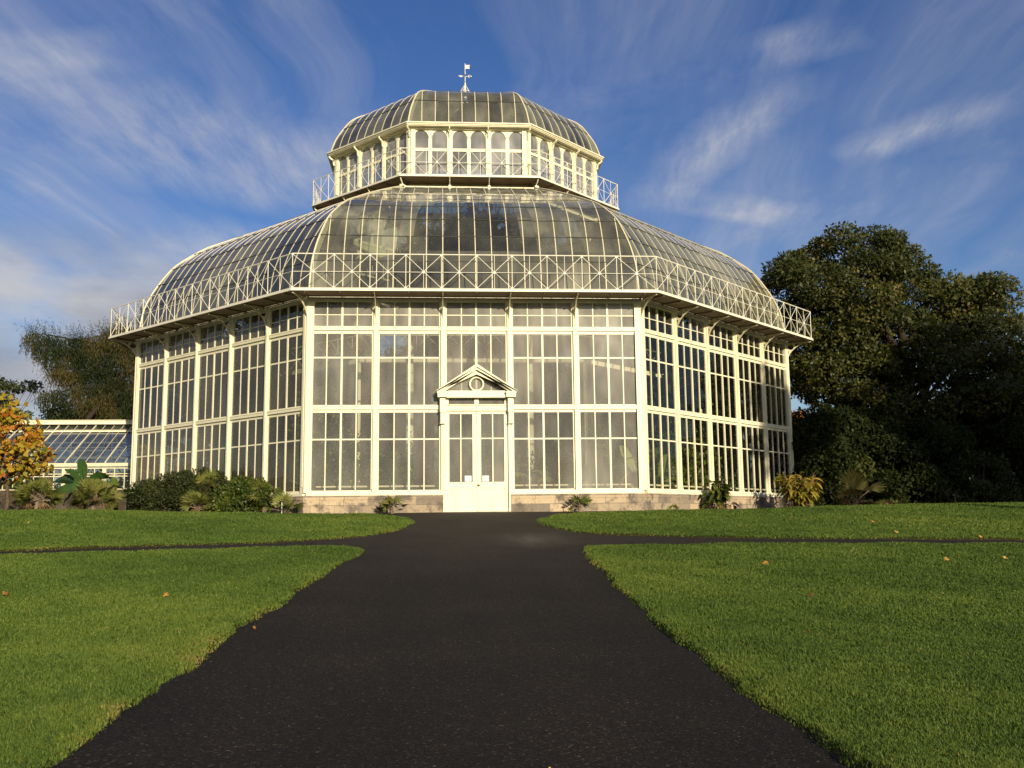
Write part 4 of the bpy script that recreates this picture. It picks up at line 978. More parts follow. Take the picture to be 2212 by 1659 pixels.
def frond(parts, base, d, L_, nleaf, lw, tone, b, sag=.5, lmax=.5):
    """feathered palm leaf"""
    base = np.array(base, float); d = unit(np.array(d, float)); u = np.linspace(0, 1, nleaf); hor = unit(np.array([d[0], d[1], 0])+1e-6)
    P_ = base+d*(u*L_)[:, None]-np.array([0, 0, 1])*(sag*L_*u**2.2)[:, None]; tg = unit(np.gradient(P_, axis=0)); s = unit(np.cross(tg, (0, 0, 1)))
    if b is not None: b.tube([tuple(p) for p in P_[::max(1, nleaf//7)]], [.022*(1-.11*i) for i in range(len(P_[::max(1, nleaf//7)]))], 5)
    prof = np.sin(np.clip(u*1.05+.06, 0, 1)*PI)**.5
    for sg in (-1, 1):
        D_ = unit(s*sg*.85+tg*.55+np.array([0, 0, -.12])+RNG.normal(0, .06, P_.shape)); k = u > .12
        V, F = leaf_quads(P_[k], D_[k], np.repeat([[0, 0, 1.]], k.sum(), 0), lmax*prof[k]+.05, np.full(k.sum(), lw), .25, .25); parts.append((V, F, np.repeat(np.clip(tone+RNG.normal(0, .08, k.sum()), 0, 1), 4)))
def feather_palm(label, x, y, stem, nf, L_, group, leaf='l_inside', tone=.6, el=(.3, 1.35), z=.02, face=None, lw=.05):
    t = thing('feather_palm', label, 'palm', (x, y, z), 0, group); parts = []; b = MB(); b.tube([(0, 0, -.05), (.03, 0, stem*.5), (0, 0, stem+.05)], [.13, .1, .09], 8)
    for i in range(nf):
        az = RNG.uniform(0, 2*PI) if face is None else RNG.normal(face, .9); e = RNG.uniform(*el); frond(parts, (0, 0, stem), (math.cos(az)*math.cos(e), math.sin(az)*math.cos(e), math.sin(e)), L_*RNG.uniform(.75, 1.1), 46, lw, tone+RNG.normal(0, .1), b, RNG.uniform(.3, .65))
    V, F, a = join(parts); put('fronds', np_mesh('fronds', V, F, M[leaf], a), t); put('trunk', b.mesh('trunk', M['bark_pale'], True), t); return t
def blade(parts, base, d, pet, L_, W_, tone, b, sag=.35, n=9, torn=0, twist=0):
    """one broad leaf on a stalk"""
    base = np.array(base, float); d = unit(np.array(d, float)); s0 = unit(np.cross(d, (0, 0, 1.))+1e-6); up = np.cross(s0, d); s = s0*math.cos(twist)+up*math.sin(twist)
    hub = base+d*pet; u = np.linspace(0, 1, n); M_ = hub+d*(u*L_)[:, None]-np.array([0, 0, 1])*(sag*L_*u**2)[:, None]; w = W_/2*np.sin(np.clip(u*.93+.05, 0, 1)*PI)**.6; lift = np.array([0, 0, 1])*(w*.25)[:, None]
    A = M_+s*w[:, None]+lift; B = M_-s*w[:, None]+lift
    if torn: A += RNG.normal(0, torn, A.shape); B += RNG.normal(0, torn, B.shape)
    V = np.concatenate([A, M_, B]); i = np.arange(n-1); F = np.concatenate([np.c_[i, i+1, n+i+1, n+i], np.c_[n+i, n+i+1, 2*n+i+1, 2*n+i]])
    parts.append((V, F, np.clip(np.full(len(V), tone)+np.r_[np.zeros(n), np.full(n, .12), np.zeros(n)], 0, 1)))
    if b is not None: b.tube([tuple(base), tuple(hub), tuple(M_[n//2])], [.025, .02, .008], 6)
def hit(x, y, lift=0.0):
    d = (x-1106)/2129.3*CR + (829.5-y)/2129.3*CU + CF
    for t in np.linspace(3, 60, 6000):
        p = CAM+d*t
        if p[2] < terr(p[0], p[1])+lift: return p
    return p
# --- trees growing behind the glasshouse, seen through its panes
for i, (x, y, h) in enumerate([(-14, 40, 11), (-5, 43, 13), (4, 41, 12.5), (13, 44, 13), (21, 42, 11)]):
    n = 70; d = rand_dir(n)*RNG.random(n)[:, None]**.4; C_ = np.array([x, y, h*.55])+d*np.array([4.8, 3.5, h*.42])
    tree('broadleaf_tree', ['dark tree behind the glasshouse nearest the larch', 'tall dark tree behind the glasshouse just left of the roof middle', 'dark tree straight behind the glasshouse', 'tall dark tree behind the glasshouse towards the big tree', 'dark tree behind the wing in the shade'][i], 'tree', (x, y, 0), (x, y, h-2), C_, RNG.uniform(1.0, 1.7, n), 150, .45, 'l_dark', 'bark', 16, .3, 'trees behind the glasshouse')
# --- left bed
poly = [(-60, 850), (0, 868), (22, 880), (40, 900), (66, 915), (70, 945), (100, 962), (110, 984), (96, 998), (82, 1022), (66, 1032), (44, 1028), (22, 1038), (-60, 1035)]
C_ = crown_points(poly, -.3, 95, 1.5)
tree('autumn_tree', 'small tree with orange and yellow autumn leaves cut off by the picture edge', 'tree', (float(at(6, 1105, -.3)[0]), -.3, float(terr(-15.8, -.3))), (float(at(-6, 880, -.3)[0]), -.3, 3.2), C_, RNG.uniform(.2, .42, len(C_)), 24, .19, 'l_autumn', 'bark', 40, .075, aspect=.85, tone=np.clip(RNG.normal(.02, .25, len(C_)), -.5, .6))
pa = [(271+.1838*x, 881+.1838*y) for x, y in [(75, 1200), (95, 1010), (160, 905), (300, 890), (420, 845), (520, 815), (690, 795), (820, 785), (850, 745), (1060, 745), (1170, 900), (1175, 1200)]]
bush('round_shrub', 'wide dark evergreen shrub in front of the far bays, next to the yellow green shrub', 'shrub', pa, 3.2, 210, 1.0, .27, 230, .085, 'l_shrub', 'shrubs along the glasshouse wall', tone=RNG.normal(.0, .12, 210))
pa = [(271+.1838*x, 881+.1838*y) for x, y in [(1060, 1200), (1080, 990), (1200, 965), (1240, 905), (1330, 865), (1480, 845), (1560, 870), (1640, 930), (1720, 985), (1735, 1060), (1700, 1200)]]
bush('round_shrub', 'yellow green leafy shrub nearer the door than the dark wide shrub', 'shrub', pa, 1.2, 130, .7, .22, 150, .10, 'l_lush', 'shrubs along the glasshouse wall', aspect=.6, tone=RNG.normal(.08, .14, 130))
GP = 'fan palms in the beds'
def X_(px, Yp): return float(at(px, 1090, Yp)[0])
fan_palm('fan_palm', 'low fan palm with a skirt of brown dead leaves beside the autumn tree', X_(80, .2), .2, .8, 60, .40, .52, GP, dead=30, stem=.3, tilt=(.05, 1.45))
fan_palm('fan_palm', 'broad low fan palm in front of the banana plant', X_(203, .3), .3, .9, 84, .44, .60, GP, dead=8, stem=.2, tilt=(.05, 1.45))
fan_palm('fan_palm', 'fan palm clump in front of the dark wide shrub', X_(427, 1.8), 1.8, .6, 36, .46, .40, GP, dead=7, stem=.1)
fan_palm('fan_palm', 'taller fan palm rising out of the dark wide shrub', X_(447, 2.9), 2.9, .9, 18, .42, .5, GP, stem=.75, tilt=(.3, 1.4))
fan_palm('fan_palm', 'fan palm whose tips poke out of the yellow green shrub', X_(572, .9), .9, .9, 14, .5, .5, GP, stem=.45, tilt=(.1, 1.2))
fan_palm('fan_palm', 'open fan palm with dark spread leaves at the front corner of the wall', X_(617, -.45), -.45, .5, 13, .40, .46, GP, tilt=(.05, 1.3), nseg=10, wid=.055)
fan_palm('fan_palm', 'small dark fan palm against the stone wall before the double door', X_(846, -.5), -.5, .5, 11, .34, .36, GP, stem=.08, tilt=(.05, 1.4), nseg=8, wid=.062)
fan_palm('fan_palm', 'small dark fan palm against the stone wall past the double door', X_(1254, -.5), -.5, .5, 9, .32, .33, GP, stem=.1, tilt=(.05, 1.35), nseg=8, wid=.062)
fan_palm('fan_palm', 'tiny seedling palm at the foot of the stone wall', X_(1454, -.45), -.45, .2, 5, .18, .1, GP, tilt=(.2, 1.2), nseg=7)
fan_palm('fan_palm', 'single upright blue green fan palm beside the yellow ginger', X_(1838, 4.4), 3.9, 1, 8, .72, .78, GP, dead=7, stem=.15, tilt=(.7, 1.5), nseg=26, wid=.06, face=-PI/2, tone=.95)
fan_palm('fan_palm', 'low sprawling fan palm near the lawn edge under the dark shrubs', X_(1922, 5.0), 5.0, .4, 8, .45, .35, GP, dead=5, tilt=(.1, .6), nseg=16)
# banana plants
def banana(label, x, y, h, leaves, z=None):
    t = thing('banana_plant', label, 'banana plant', (x, y, float(terr(x, y)) if z is None else z), 0, 'banana plants in the left bed'); parts = []; b = MB(); b.tube([(0, 0, -.05), (.02, 0, h*.6), (0, 0, h)], [.09, .075, .05], 8)
    for az, el, pet, L_, W_, sag, tone, tw in leaves: blade(parts, (0, 0, h-.05), (math.cos(az)*math.cos(el), math.sin(az)*math.cos(el), math.sin(el)), pet, L_, W_, max(0, tone-.22), b, sag, 16, .02, tw)
    V, F, a = join(parts); put('leaves', np_mesh('leaves', V, F, M['l_banana'], a, True), t); put('stem', b.mesh('stem', M['l_banana'], True), t)
banana('large banana plant with broad torn leaves in front of the low wing', X_(181, 2.2), 2.2, .95, [(2.4, 1.2, .25, .9, .36, .1, .5, .9), (.4, .75, .2, 1.0, .45, .55, .6, .8), (3.3, .25, .2, 1.3, .42, .25, .1, .3), (-.2, .15, .2, 1.4, .42, .3, .15, .2), (3.9, -.05, .15, 1.2, .4, .5, .5, .9), (-.9, .2, .15, .9, .4, .9, .65, .9), (5.6, .3, .2, 1.1, .4, .5, .3, .6), (1.6, .5, .2, 1.2, .4, .4, .3, .3), (2.7, -.15, .1, .9, .34, .6, .05, .5), (5.0, -.1, .1, 1.0, .34, .7, .1, .7), (.9, .1, .15, 1.1, .36, .7, .15, .9), (3.6, .9, .2, .9, .3, .3, .5, 1.1), (3.0, .55, .2, 1.1, .38, .4, .4, .7), (4.6, .5, .15, .9, .4, .8, .7, 1.0)])
banana('small banana plant with a pale drooping leaf touching the glasshouse corner', X_(250, 2.0), 2.0, .55, [(2.2, 1.1, .2, .8, .32, .2, .95, 1.0), (.2, .6, .2, .8, .3, .5, .3, .5), (3.5, .3, .2, .9, .3, .5, .2, .6), (5.2, .4, .15, .7, .3, .7, .8, .9), (-.3, .0, .1, .7, .3, .3, .1, .3)])
# leafy plants
def caned(name, label, x, y, nc, h, lean, nl, L_, W_, leaf, tone, dry=0, cat='plant'):
    t = thing(name, label, cat, (x, y, float(terr(x, y))), 0); parts, dd = [], []; b = MB()
    for i in range(nc):
        az = RNG.uniform(0, 2*PI); r = RNG.uniform(0, lean); hh = h*RNG.uniform(.65, 1.05); bx, by = RNG.normal(0, .12, 2)
        top = np.array([bx+r*math.cos(az), by+r*math.sin(az), hh]); q = [np.array([bx, by, -.03])*(1-u)+top*u+np.array([0, 0, .1*math.sin(u*PI)]) for u in np.linspace(0, 1, 5)]
        b.tube([tuple(p) for p in q], [.016, .014, .012, .01, .006], 5)
        for j in range(nl):
            u = RNG.uniform(.35, 1.0); p = q[0]*(1-u)+top*u; a2 = RNG.uniform(0, 2*PI); e = RNG.uniform(-.3, .8)
            blade(parts, p, (math.cos(a2)*math.cos(e), math.sin(a2)*math.cos(e), math.sin(e)), .04, L_*RNG.uniform(.6, 1.1), W_*RNG.uniform(.7, 1.1), np.clip(tone+RNG.normal(0, .2), 0, 1), None, RNG.uniform(.3, .9), 6, 0, RNG.normal(0, .4))
    for i in range(dry):
        a2 = RNG.uniform(0, 2*PI); blade(dd, (RNG.normal(0, .25), RNG.normal(0, .2), RNG.uniform(.03, .2)), (math.cos(a2), math.sin(a2), RNG.uniform(-.1, .5)), .02, L_*.9, W_*.7, RNG.uniform(.2, 1), None, .6, 6, .01, RNG.normal(0, .5))
    V, F, a = join(parts); put('leaves', np_mesh('leaves', V, F, M[leaf], a, True), t)
    if dd: V, F, a = join(dd); put('dead_leaves', np_mesh('dead_leaves', V, F, M['l_dry'], a), t)
    put('stems', b.mesh('stems', M['bark_pale']), t); return t
caned('leafy_plant', 'bushy plant with large glossy green leaves and yellowing ones below, by the side wall', X_(1555, 2.0), 2.0, 12, 1.1, .5, 13, .38, .18, 'l_lush', .42, dry=30)
caned('ginger_plant', 'tall yellowing clump of cane stems at the shaded corner of the wall', X_(1727, 4.2), 4.2, 34, 1.4, .9, 14, .46, .13, 'l_ginger', .45, dry=22)
# plant labels on stakes
def stake(label, x, y, h, plate, white=True):
    t = thing('plant_label', label, 'plant label', (x, y, float(terr(x, y))), 0, 'plant labels on stakes'); b = MB(); b.box(-.012, .012, -.006, .006, -.05, h); put('stake', b.mesh('stake', M['tagwhite' if white else 'tagblack']), t)
    b = MB(); b.beam((-plate, -.008, h+.01), (plate, -.008, h+.01), .012, .07, (0, -.35, 1)); put('plate', b.mesh('plate', M['tagblack']), t)
stake('white plant label stake with dark plate in front of the open corner palm', X_(609, -.75), -.75, .40, .075)
stake('low black plant label in front of the small palm before the door', X_(847, -.75), -.75, .30, .06, False)
stake('black plant label beside the small palm past the door', X_(1236, -.75), -.75, .36, .06, False)
stake('thin plant label standing alone before the dark shrubs', X_(2064, 5.6), 5.6, .48, .10, False)
stake('pale plant label behind the panes past the door', X_(1166, .7), .7, .95, .07)

# --- plants inside the glasshouse
GI = 'plants inside the glasshouse'
def XI(px, Yp): return float(at(px, 1050, Yp)[0])
feather_palm('feathery palm behind the first panes past the door', XI(1190, 2.6), 2.6, .7, 15, 2.3, GI, tone=.95, face=-PI/2, el=(.5, 1.4), lw=.085)
feather_palm('feathery palm whose frond arches behind the opening door leaf', XI(1085, 3.6), 3.6, 1.2, 10, 1.9, GI, tone=.9, lw=.08)
feather_palm('tall fern like palm behind the third bay of the shaded side', 8.9, 6.3, 1.7, 17, 1.9, GI, tone=.9, el=(.4, 1.4))
feather_palm('drooping palm behind the second bay of the shaded side', 7.2, 4.3, 1.5, 14, 1.7, GI, tone=.9, el=(.4, 1.4))
feather_palm('tall slim palm reaching above the middle beam near the centre', -1.5, 9.5, 5.5, 18, 3.0, GI, tone=.45, lw=.07)
feather_palm('very tall palm with its crown inside the curved roof', 1.8, 12.5, 8.6, 20, 3.2, GI, tone=.35, lw=.08)
feather_palm('tall palm with arching crown behind the left bays', -5.5, 8.0, 4.2, 18, 2.8, GI, tone=.45, lw=.07)
feather_palm('tall palm with arching crown behind the right bays', 6.2, 9.8, 5.0, 18, 2.8, GI, tone=.45, lw=.07)
def inside_bush(label, px, Yp, w, h, n, size, tone, leaf='l_inside', z0=.05, name='leafy_plant', xw=None):
    x = XI(px, Yp) if xw is None else xw; t = thing(name, label, 'plant', (x, Yp, 0), 0, GI); d = rand_dir(n)*RNG.random(n)[:, None]**.4
    C_ = np.array([0, 0, z0+h/2])+d*np.array([w/2, w*.4, h/2]); V, F, a = clusters_leaves(C_, RNG.uniform(.7, 1.2, n)*min(w, h)*.22, 110 if (name == 'indoor_tree' or 'dense' in label) else 70, size*(1.6 if (name == 'indoor_tree' or 'dense' in label) else 1), .9, aspect=.5, tone=np.clip(RNG.normal(tone, .12, n), -.4, .6)); put('foliage', np_mesh('foliage', V, F, M['l_dark' if (name == 'indoor_tree' or 'dense' in label) else leaf], a), t)
    b = MB()
    for c in C_[::max(1, n//10)]: b.tube([(c[0]*.2, c[1]*.2, -.02), (c[0]*.7, c[1]*.7, c[2]*.6), tuple(c)], [.03, .02, .008], 5)
    put('stem', b.mesh('stem', M['bark'], True), t)
inside_bush('climbing green bush filling the front bay nearest the left corner', 725, 1.8, 2.6, 3.4, 34, .16, .0)
inside_bush('dark bush behind the bay before the door', 860, 3.0, 2.4, 2.8, 28, .16, -.1)
inside_bush('pale variegated plant at the foot of the panes before the door', 905, .75, .7, .55, 9, .20, .5, name='variegated_plant')
inside_bush('pale variegated plant touching the door post inside', 940, .75, .6, .6, 8, .20, .42, name='variegated_plant')
inside_bush('small yellow green plant low behind the bay beside the corner palm', 826, .7, .5, .5, 7, .16, .4, name='variegated_plant')
inside_bush('dark bush in the middle straight behind the door', 1035, 6.0, 3.4, 3.6, 40, .2, -.15)
inside_bush('dark bush behind the front bays past the door', 1260, 5.0, 4.2, 3.2, 46, .2, -.15)
inside_bush('dark thicket deep behind the shaded side', 1500, 9.0, 5.0, 4.5, 56, .22, -.2, xw=9.5)
inside_bush('dark low bushes behind the shaded side panes', 1480, 6.3, 2.4, 1.2, 30, .18, -.2, xw=8.6)
inside_bush('mossy bush with yellow tips behind the side bay nearest the left corner', 600, 4.2, 2.4, 5.0, 40, .2, .08, xw=-6.0)
inside_bush('brown green bush behind the middle left side bays', 480, 6.5, 3.2, 3.2, 40, .2, -.05, xw=-8.8)
inside_bush('dark bush behind the farthest left side bay', 400, 9.5, 3.2, 2.6, 34, .2, -.15, xw=-11.0)
inside_bush('tall dark tree crown filling the middle of the curved roof', 1000, 13.0, 6.2, 6.5, 90, .3, -.2, z0=4.6, name='indoor_tree', xw=.6)
inside_bush('broad dark tree crown behind the middle tier left of the centre', 850, 15.5, 6.5, 5.5, 80, .3, -.15, z0=2.2, name='indoor_tree', xw=-5.0)
inside_bush('broad dark tree crown behind the middle tier towards the shaded side', 1250, 16.0, 6.5, 5.5, 80, .3, -.15, z0=2.0, name='indoor_tree', xw=5.5)
inside_bush('dark indoor tree with its crown pressed up into the front of the curved roof', 1000, 8.0, 6.0, 5.0, 100, .32, -.2, z0=7.6, name='indoor_tree', xw=.2)
inside_bush('indoor tree crown behind the upper panes of the shaded side', 1400, 9.0, 5.0, 6.0, 80, .3, -.2, z0=3.2, name='indoor_tree', xw=7.6)
inside_bush('indoor tree crown behind the upper panes of the left side', 700, 9.0, 5.5, 6.0, 80, .3, -.15, z0=3.4, name='indoor_tree', xw=-7.4)
inside_bush('indoor tree crown behind the farthest shaded bays', 1600, 14.0, 5.0, 6.0, 70, .3, -.2, z0=2.6, name='indoor_tree', xw=10.8)
inside_bush('indoor tree crown behind the farthest left bays', 400, 13.5, 5.0, 6.0, 70, .3, -.15, z0=2.6, name='indoor_tree', xw=-10.8)
inside_bush('indoor tree crown behind the middle front panes', 1030, 11.5, 7.5, 4.6, 90, .3, -.2, z0=3.6, name='indoor_tree', xw=-.5)
inside_bush('dense dark foliage deep behind the left bays', 700, 12.0, 7.5, 5.5, 90, .3, -.25, xw=-6.5)
inside_bush('dense dark foliage in the back of the house behind the middle bays', 1000, 19.0, 13.0, 6.0, 150, .32, -.25, xw=0)
inside_bush('dense dark foliage at the back towards the shaded side', 1400, 14.0, 6.0, 6.0, 90, .3, -.25, xw=9.5)
def big_leaf(label, x, y, h, leaves, tone=.8):
    t = thing('broad_leaf_plant', label, 'plant', (x, y, 0), 0, GI); parts = []; b = MB()
    for az, el, pet, L_, W_, sag, tw in leaves: blade(parts, (0, 0, .1), (math.cos(az)*math.cos(el), math.sin(az)*math.cos(el), math.sin(el)), pet, L_, W_, np.clip(tone+RNG.normal(0, .12), 0, 1), b, sag, 11, .012, tw)
    V, F, a = join(parts); put('leaves', np_mesh('leaves', V, F, M['l_inside'], a, True), t); put('stem', b.mesh('stem', M['l_inside'], True), t)
inside_bush('sunlit fern bank behind the second bay of the shaded side', 0, 3.9, 1.9, 2.4, 26, .24, .3, 'l_lush', z0=.1, xw=7.6)
inside_bush('sunlit fern bank behind the third bay of the shaded side', 0, 5.6, 1.9, 2.9, 30, .26, .25, 'l_lush', z0=.1, xw=9.2)
inside_bush('low sunlit green clump behind the first bay of the shaded side', 0, 2.6, 1.2, 1.2, 14, .2, .15, 'l_lush', z0=.05, xw=6.6)
inside_bush('mid green bush showing behind the lowest panes of the left side nearest the corner', 0, 2.9, 1.6, 2.4, 22, .2, .1, 'l_lush', z0=.1, xw=-6.9)
inside_bush('brownish bush showing behind the lowest panes of the second left side bay', 0, 4.6, 1.6, 1.9, 20, .2, .1, 'l_tree', z0=.1, xw=-8.4)
for i, x in enumerate((-16.5, -20.5, -25)):
    inside_bush(['dark bench plants inside the low wing next to the great glasshouse', 'dark bench plants inside the low wing behind the banana', 'dark bench plants inside the low wing behind the autumn tree'][i], 0, 12.3, 4.2, 1.5, 40, .2, -.2, z0=.7, xw=x)
big_leaf('upright plant with long yellow green leaves behind the first bay of the shaded side', 6.5, 1.9, 0, [(2.6, 1.15, 1.5, 1.3, .38, .15, .8), (.6, 1.25, 1.4, 1.2, .34, .15, .6), (4.4, 1.0, 1.0, 1.2, .36, .4, .9), (5.4, 1.2, 1.2, 1.3, .34, .3, .9), (1.7, 1.35, 1.6, 1.4, .36, .1, .5), (3.5, .8, .8, 1.0, .3, .5, .7)])
big_leaf('spiky plant with white striped narrow leaves behind the last front bay', XI(1338, 1.3), 1.3, 0, [(a, RNG.uniform(.5, 1.35), .5, RNG.uniform(.7, 1.2), .05, .3, .5) for a in np.linspace(0, 6.1, 22)], .95)
big_leaf('plant with long curved yellow leaves behind the last front bay', XI(1310, 1.8), 1.8, 0, [(2.9, .9, 1.1, .7, .16, .5, .8), (.3, 1.0, 1.2, .7, .16, .5, .8), (4.6, 1.1, 1.2, .8, .16, .4, .8), (5.3, .8, .9, .7, .15, .5, .8)], .9)

# --- fallen leaves on the lawn and the path
def fallen(label, px, py, size, tone, lobes=5, group='fallen leaves on the lawn'):
    p = hit(px, py, .07); t = RNG.uniform(0, 2*PI); n = lobes*4; vs = [(0, 0, 0)]
    for i in range(n):
        a = 2*PI*i/n; r = size*(.62+.38*math.cos(lobes*a))*(1-.25*math.cos(a)) * RNG.uniform(.85, 1.1); vs.append((.75*r*math.cos(a+t), .75*r*math.sin(a+t), RNG.normal(0, .12)*size+.2*size*math.cos(a+1)))
    V = np.array(vs); F = np.array([[0, 1+i, 1+(i+1) % n] for i in range(n)]); V = np.c_[V[:, 0], V[:, 1]*.8, V[:, 2]+.3*V[:, 1]]
    lz = float(lawn_z(p[0:1], p[1:2])[0]); on = float(lawn_sd(p[0:1], p[1:2])[0]) > 0
    o = put('fallen_leaf', np_mesh('fallen_leaf', V, F, M['l_fallen'], np.full(len(V), tone)), None, (p[0], p[1], lz+(.045 if on else .06))); tag(o, label, 'fallen leaf', group)
fallen('large bright orange fallen leaf near the cross path, alone on the nearer lawn', 1653, 1216, .085, .6)
fallen('wide yellow fallen leaf on the strip of lawn nearer the glasshouse', 1613, 1136, .13, .95)
fallen('curled brown fallen leaf on a bare patch of the far lawn strip', 1711, 1119, .09, .3)
fallen('dark brown fallen leaf lying in the open of the nearer lawn', 1751, 1288, .07, .05)
fallen('tan fallen leaf low on the nearer lawn towards the path edge', 1748, 1365, .045, .08)
fallen('yellow brown fallen leaf well out towards the picture edge', 2043, 1209, .08, .8)
fallen('small yellow fallen leaf nearest the picture edge', 2171, 1206, .07, .9)
fallen('pale orange fallen leaf on the far strip below the plant label', 1936, 1149, .07, .75)
fallen('tiny fallen leaf on the far strip below the low sprawling palm', 1885, 1127, .07, .7)
fallen('ochre fallen leaf on the cross path edge', 2118, 1159, .07, .8)
fallen('orange fallen leaf in the middle of the lawn on the autumn tree side', 358, 1285, .07, .62)
fallen('brown fallen leaf at the very edge of the picture on the autumn tree side', 12, 1285, .08, .2)
fallen('yellow fallen leaf on the far lawn below the banana plant', 62, 1129, .08, .9)
fallen('dull brown fallen leaf caught in the grass edge of the path', 550, 1344, .05, .25)
fallen('pale dry leaf fragment flat on the asphalt path', 1188, 1636, .022, .98, 3)

# ------------------------------------------------------------------ sun and sky
AZ, EL = math.radians(20), math.radians(16.4)
sv = Vector((math.sin(AZ)*math.cos(EL), -math.cos(AZ)*math.cos(EL), math.sin(EL)))
sl = bpy.data.lights.new('sun', 'SUN'); sl.energy = 5.0; sl.angle = math.radians(.5); sl.color = (1.0, .87, .62)
so = bpy.data.objects.new('sun', sl); COL.objects.link(so); so.rotation_euler = sv.to_track_quat('Z', 'Y').to_euler(); so.location = (10, -40, 30)
Wd = bpy.data.worlds.new('World'); S.world = Wd; Wd.use_nodes = True; nt = Wd.node_tree; nt.nodes.clear(); L = nt.links
out = nt.nodes.new('ShaderNodeOutputWorld'); bg = nt.nodes.new('ShaderNodeBackground'); bg.inputs[1].default_value = SKY_S = .09
sky = nt.nodes.new('ShaderNodeTexSky'); sky.sky_type = 'NISHITA'; sky.sun_disc = False; sky.sun_elevation = EL; sky.sun_rotation = math.radians(160); sky.air_density = 1.1; sky.dust_density = .4; sky.ozone_density = 3.5; sky.altitude = 60
tc = nt.nodes.new('ShaderNodeTexCoord'); dv = tc.outputs['Generated']
sx = nt.nodes.new('ShaderNodeSeparateXYZ'); L.new(dv, sx.inputs[0]); X, Yy, Z = sx.outputs
zc = math_n(nt, 'ADD', math_n(nt, 'MAXIMUM', Z, 0.0), .10); pxn = math_n(nt, 'DIVIDE', X, zc); pyn = math_n(nt, 'DIVIDE', Yy, zc)
cv = nt.nodes.new('ShaderNodeCombineXYZ'); L.new(pxn, cv.inputs[0]); L.new(pyn, cv.inputs[1])
def mapped(rot_, sc, loc=(0, 0, 0)):
    a = nt.nodes.new('ShaderNodeMapping'); a.vector_type = 'POINT'; a.inputs['Rotation'].default_value = (0, 0, rot_); L.new(cv.outputs[0], a.inputs[0])
    b = nt.nodes.new('ShaderNodeMapping'); b.inputs['Scale'].default_value = sc; b.inputs['Location'].default_value = loc; L.new(a.outputs[0], b.inputs[0]); return b.outputs[0]
wl = noise(nt, 1.3, 3, .5, mapped(0, (.5, .5, 1))); wv = nt.nodes.new('ShaderNodeVectorMath'); wv.operation = 'MULTIPLY_ADD'; wv.inputs[1].default_value = (.9, .9, 0); L.new(wl.outputs['Color'], wv.inputs[0])
def cirrus(rot_, sc, loc, scale, detail=12, rough=.62):
    v = nt.nodes.new('ShaderNodeVectorMath'); v.operation = 'MULTIPLY_ADD'; v.inputs[1].default_value = (.9, .9, 0); L.new(wl.outputs['Color'], v.inputs[0]); L.new(mapped(rot_, sc, loc), v.inputs[2])
    return noise(nt, scale, detail, rough, v.outputs[0]).outputs[0]
c1 = ramp(nt, cirrus(math.radians(6), (1.0, .16, 1), (3.1, 1.7, 0), 2.2), [(.43, (0, 0, 0)), (.60, (.38,)*3), (.74, (1,)*3)])
c2 = ramp(nt, cirrus(math.radians(-18), (.8, .3, 1), (7.3, 4.4, 0), 1.6), [(.43, (0, 0, 0)), (.60, (.32,)*3), (.76, (1,)*3)])
c3 = ramp(nt, cirrus(0, (.3, .3, 1), (1.3, 9.4, 0), .9, 4), [(.35, (.15,)*3), (.7, (1,)*3)])
cm = math_n(nt, 'MULTIPLY', math_n(nt, 'ADD', c1, math_n(nt, 'MULTIPLY', c2, .7)), c3, clamp=True); fb = ramp(nt, cirrus(math.radians(8), (2.4, .22, 1), (1.9, 6.2, 0), 2.6, 12, .66), [(.36, (.45,)*3), (.66, (1.35,)*3)]); cm = math_n(nt, 'MINIMUM', math_n(nt, 'MULTIPLY', math_n(nt, 'MULTIPLY', cm, fb), 1.05), .78)
# single drawn-out cirrus wisps, each a band between two points of the sky
def sky_uv(px, py):
    d = unit((px-1106)/2129.3*CR+(829.5-py)/2129.3*CU+CF); return np.array([d[0], d[1]])/(max(d[2], 0)+.10)
wn = noise(nt, 2.2, 10, .62, cv.outputs[0]); fn = noise(nt, 7.0, 14, .7, mapped(math.radians(8), (1.6, .35, 1), (4.2, 2.2, 0)))
for p0, p1, wd, st in (((1370, 470), (1760, 140), .10, .55), ((1760, 140), (1700, 40), .12, .4), ((1800, 350), (2190, 205), .08, .5), ((1560, 480), (1640, 420), .22, .5), ((560, 470), (720, 270), .2, .5), ((300, 420), (420, 160), .28, .5), ((20, 60), (120, 170), .22, .35), ((420, 560), (560, 480), .2, .45)):
    a, b_ = sky_uv(*p0), sky_uv(*p1); e = b_-a; ln_ = float(np.linalg.norm(e)); e = e/ln_; nn = np.array([-e[1], e[0]])
    def dotn(vx, off): return math_n(nt, 'SUBTRACT', math_n(nt, 'ADD', math_n(nt, 'MULTIPLY', pxn, float(vx[0])), math_n(nt, 'MULTIPLY', pyn, float(vx[1]))), off)
    al = math_n(nt, 'DIVIDE', dotn(e, float(a@e)), ln_); ac = math_n(nt, 'ADD', dotn(nn, float(a@nn)), math_n(nt, 'MULTIPLY', math_n(nt, 'SUBTRACT', wn.outputs[0], .5), wd*1.9))
    band = math_n(nt, 'SUBTRACT', 1.0, math_n(nt, 'ABSOLUTE', math_n(nt, 'DIVIDE', ac, wd)), clamp=True); ends = ramp(nt, al, [(0, (0,)*3), (.25, (1,)*3), (.7, (1,)*3), (1, (0,)*3)])
    wsp = math_n(nt, 'MULTIPLY', math_n(nt, 'MULTIPLY', band, ends), ramp(nt, fn.outputs[0], [(.34, (.15,)*3), (.62, (1.0,)*3)])); cm = math_n(nt, 'MINIMUM', math_n(nt, 'ADD', cm, math_n(nt, 'MULTIPLY', wsp, st)), .82)
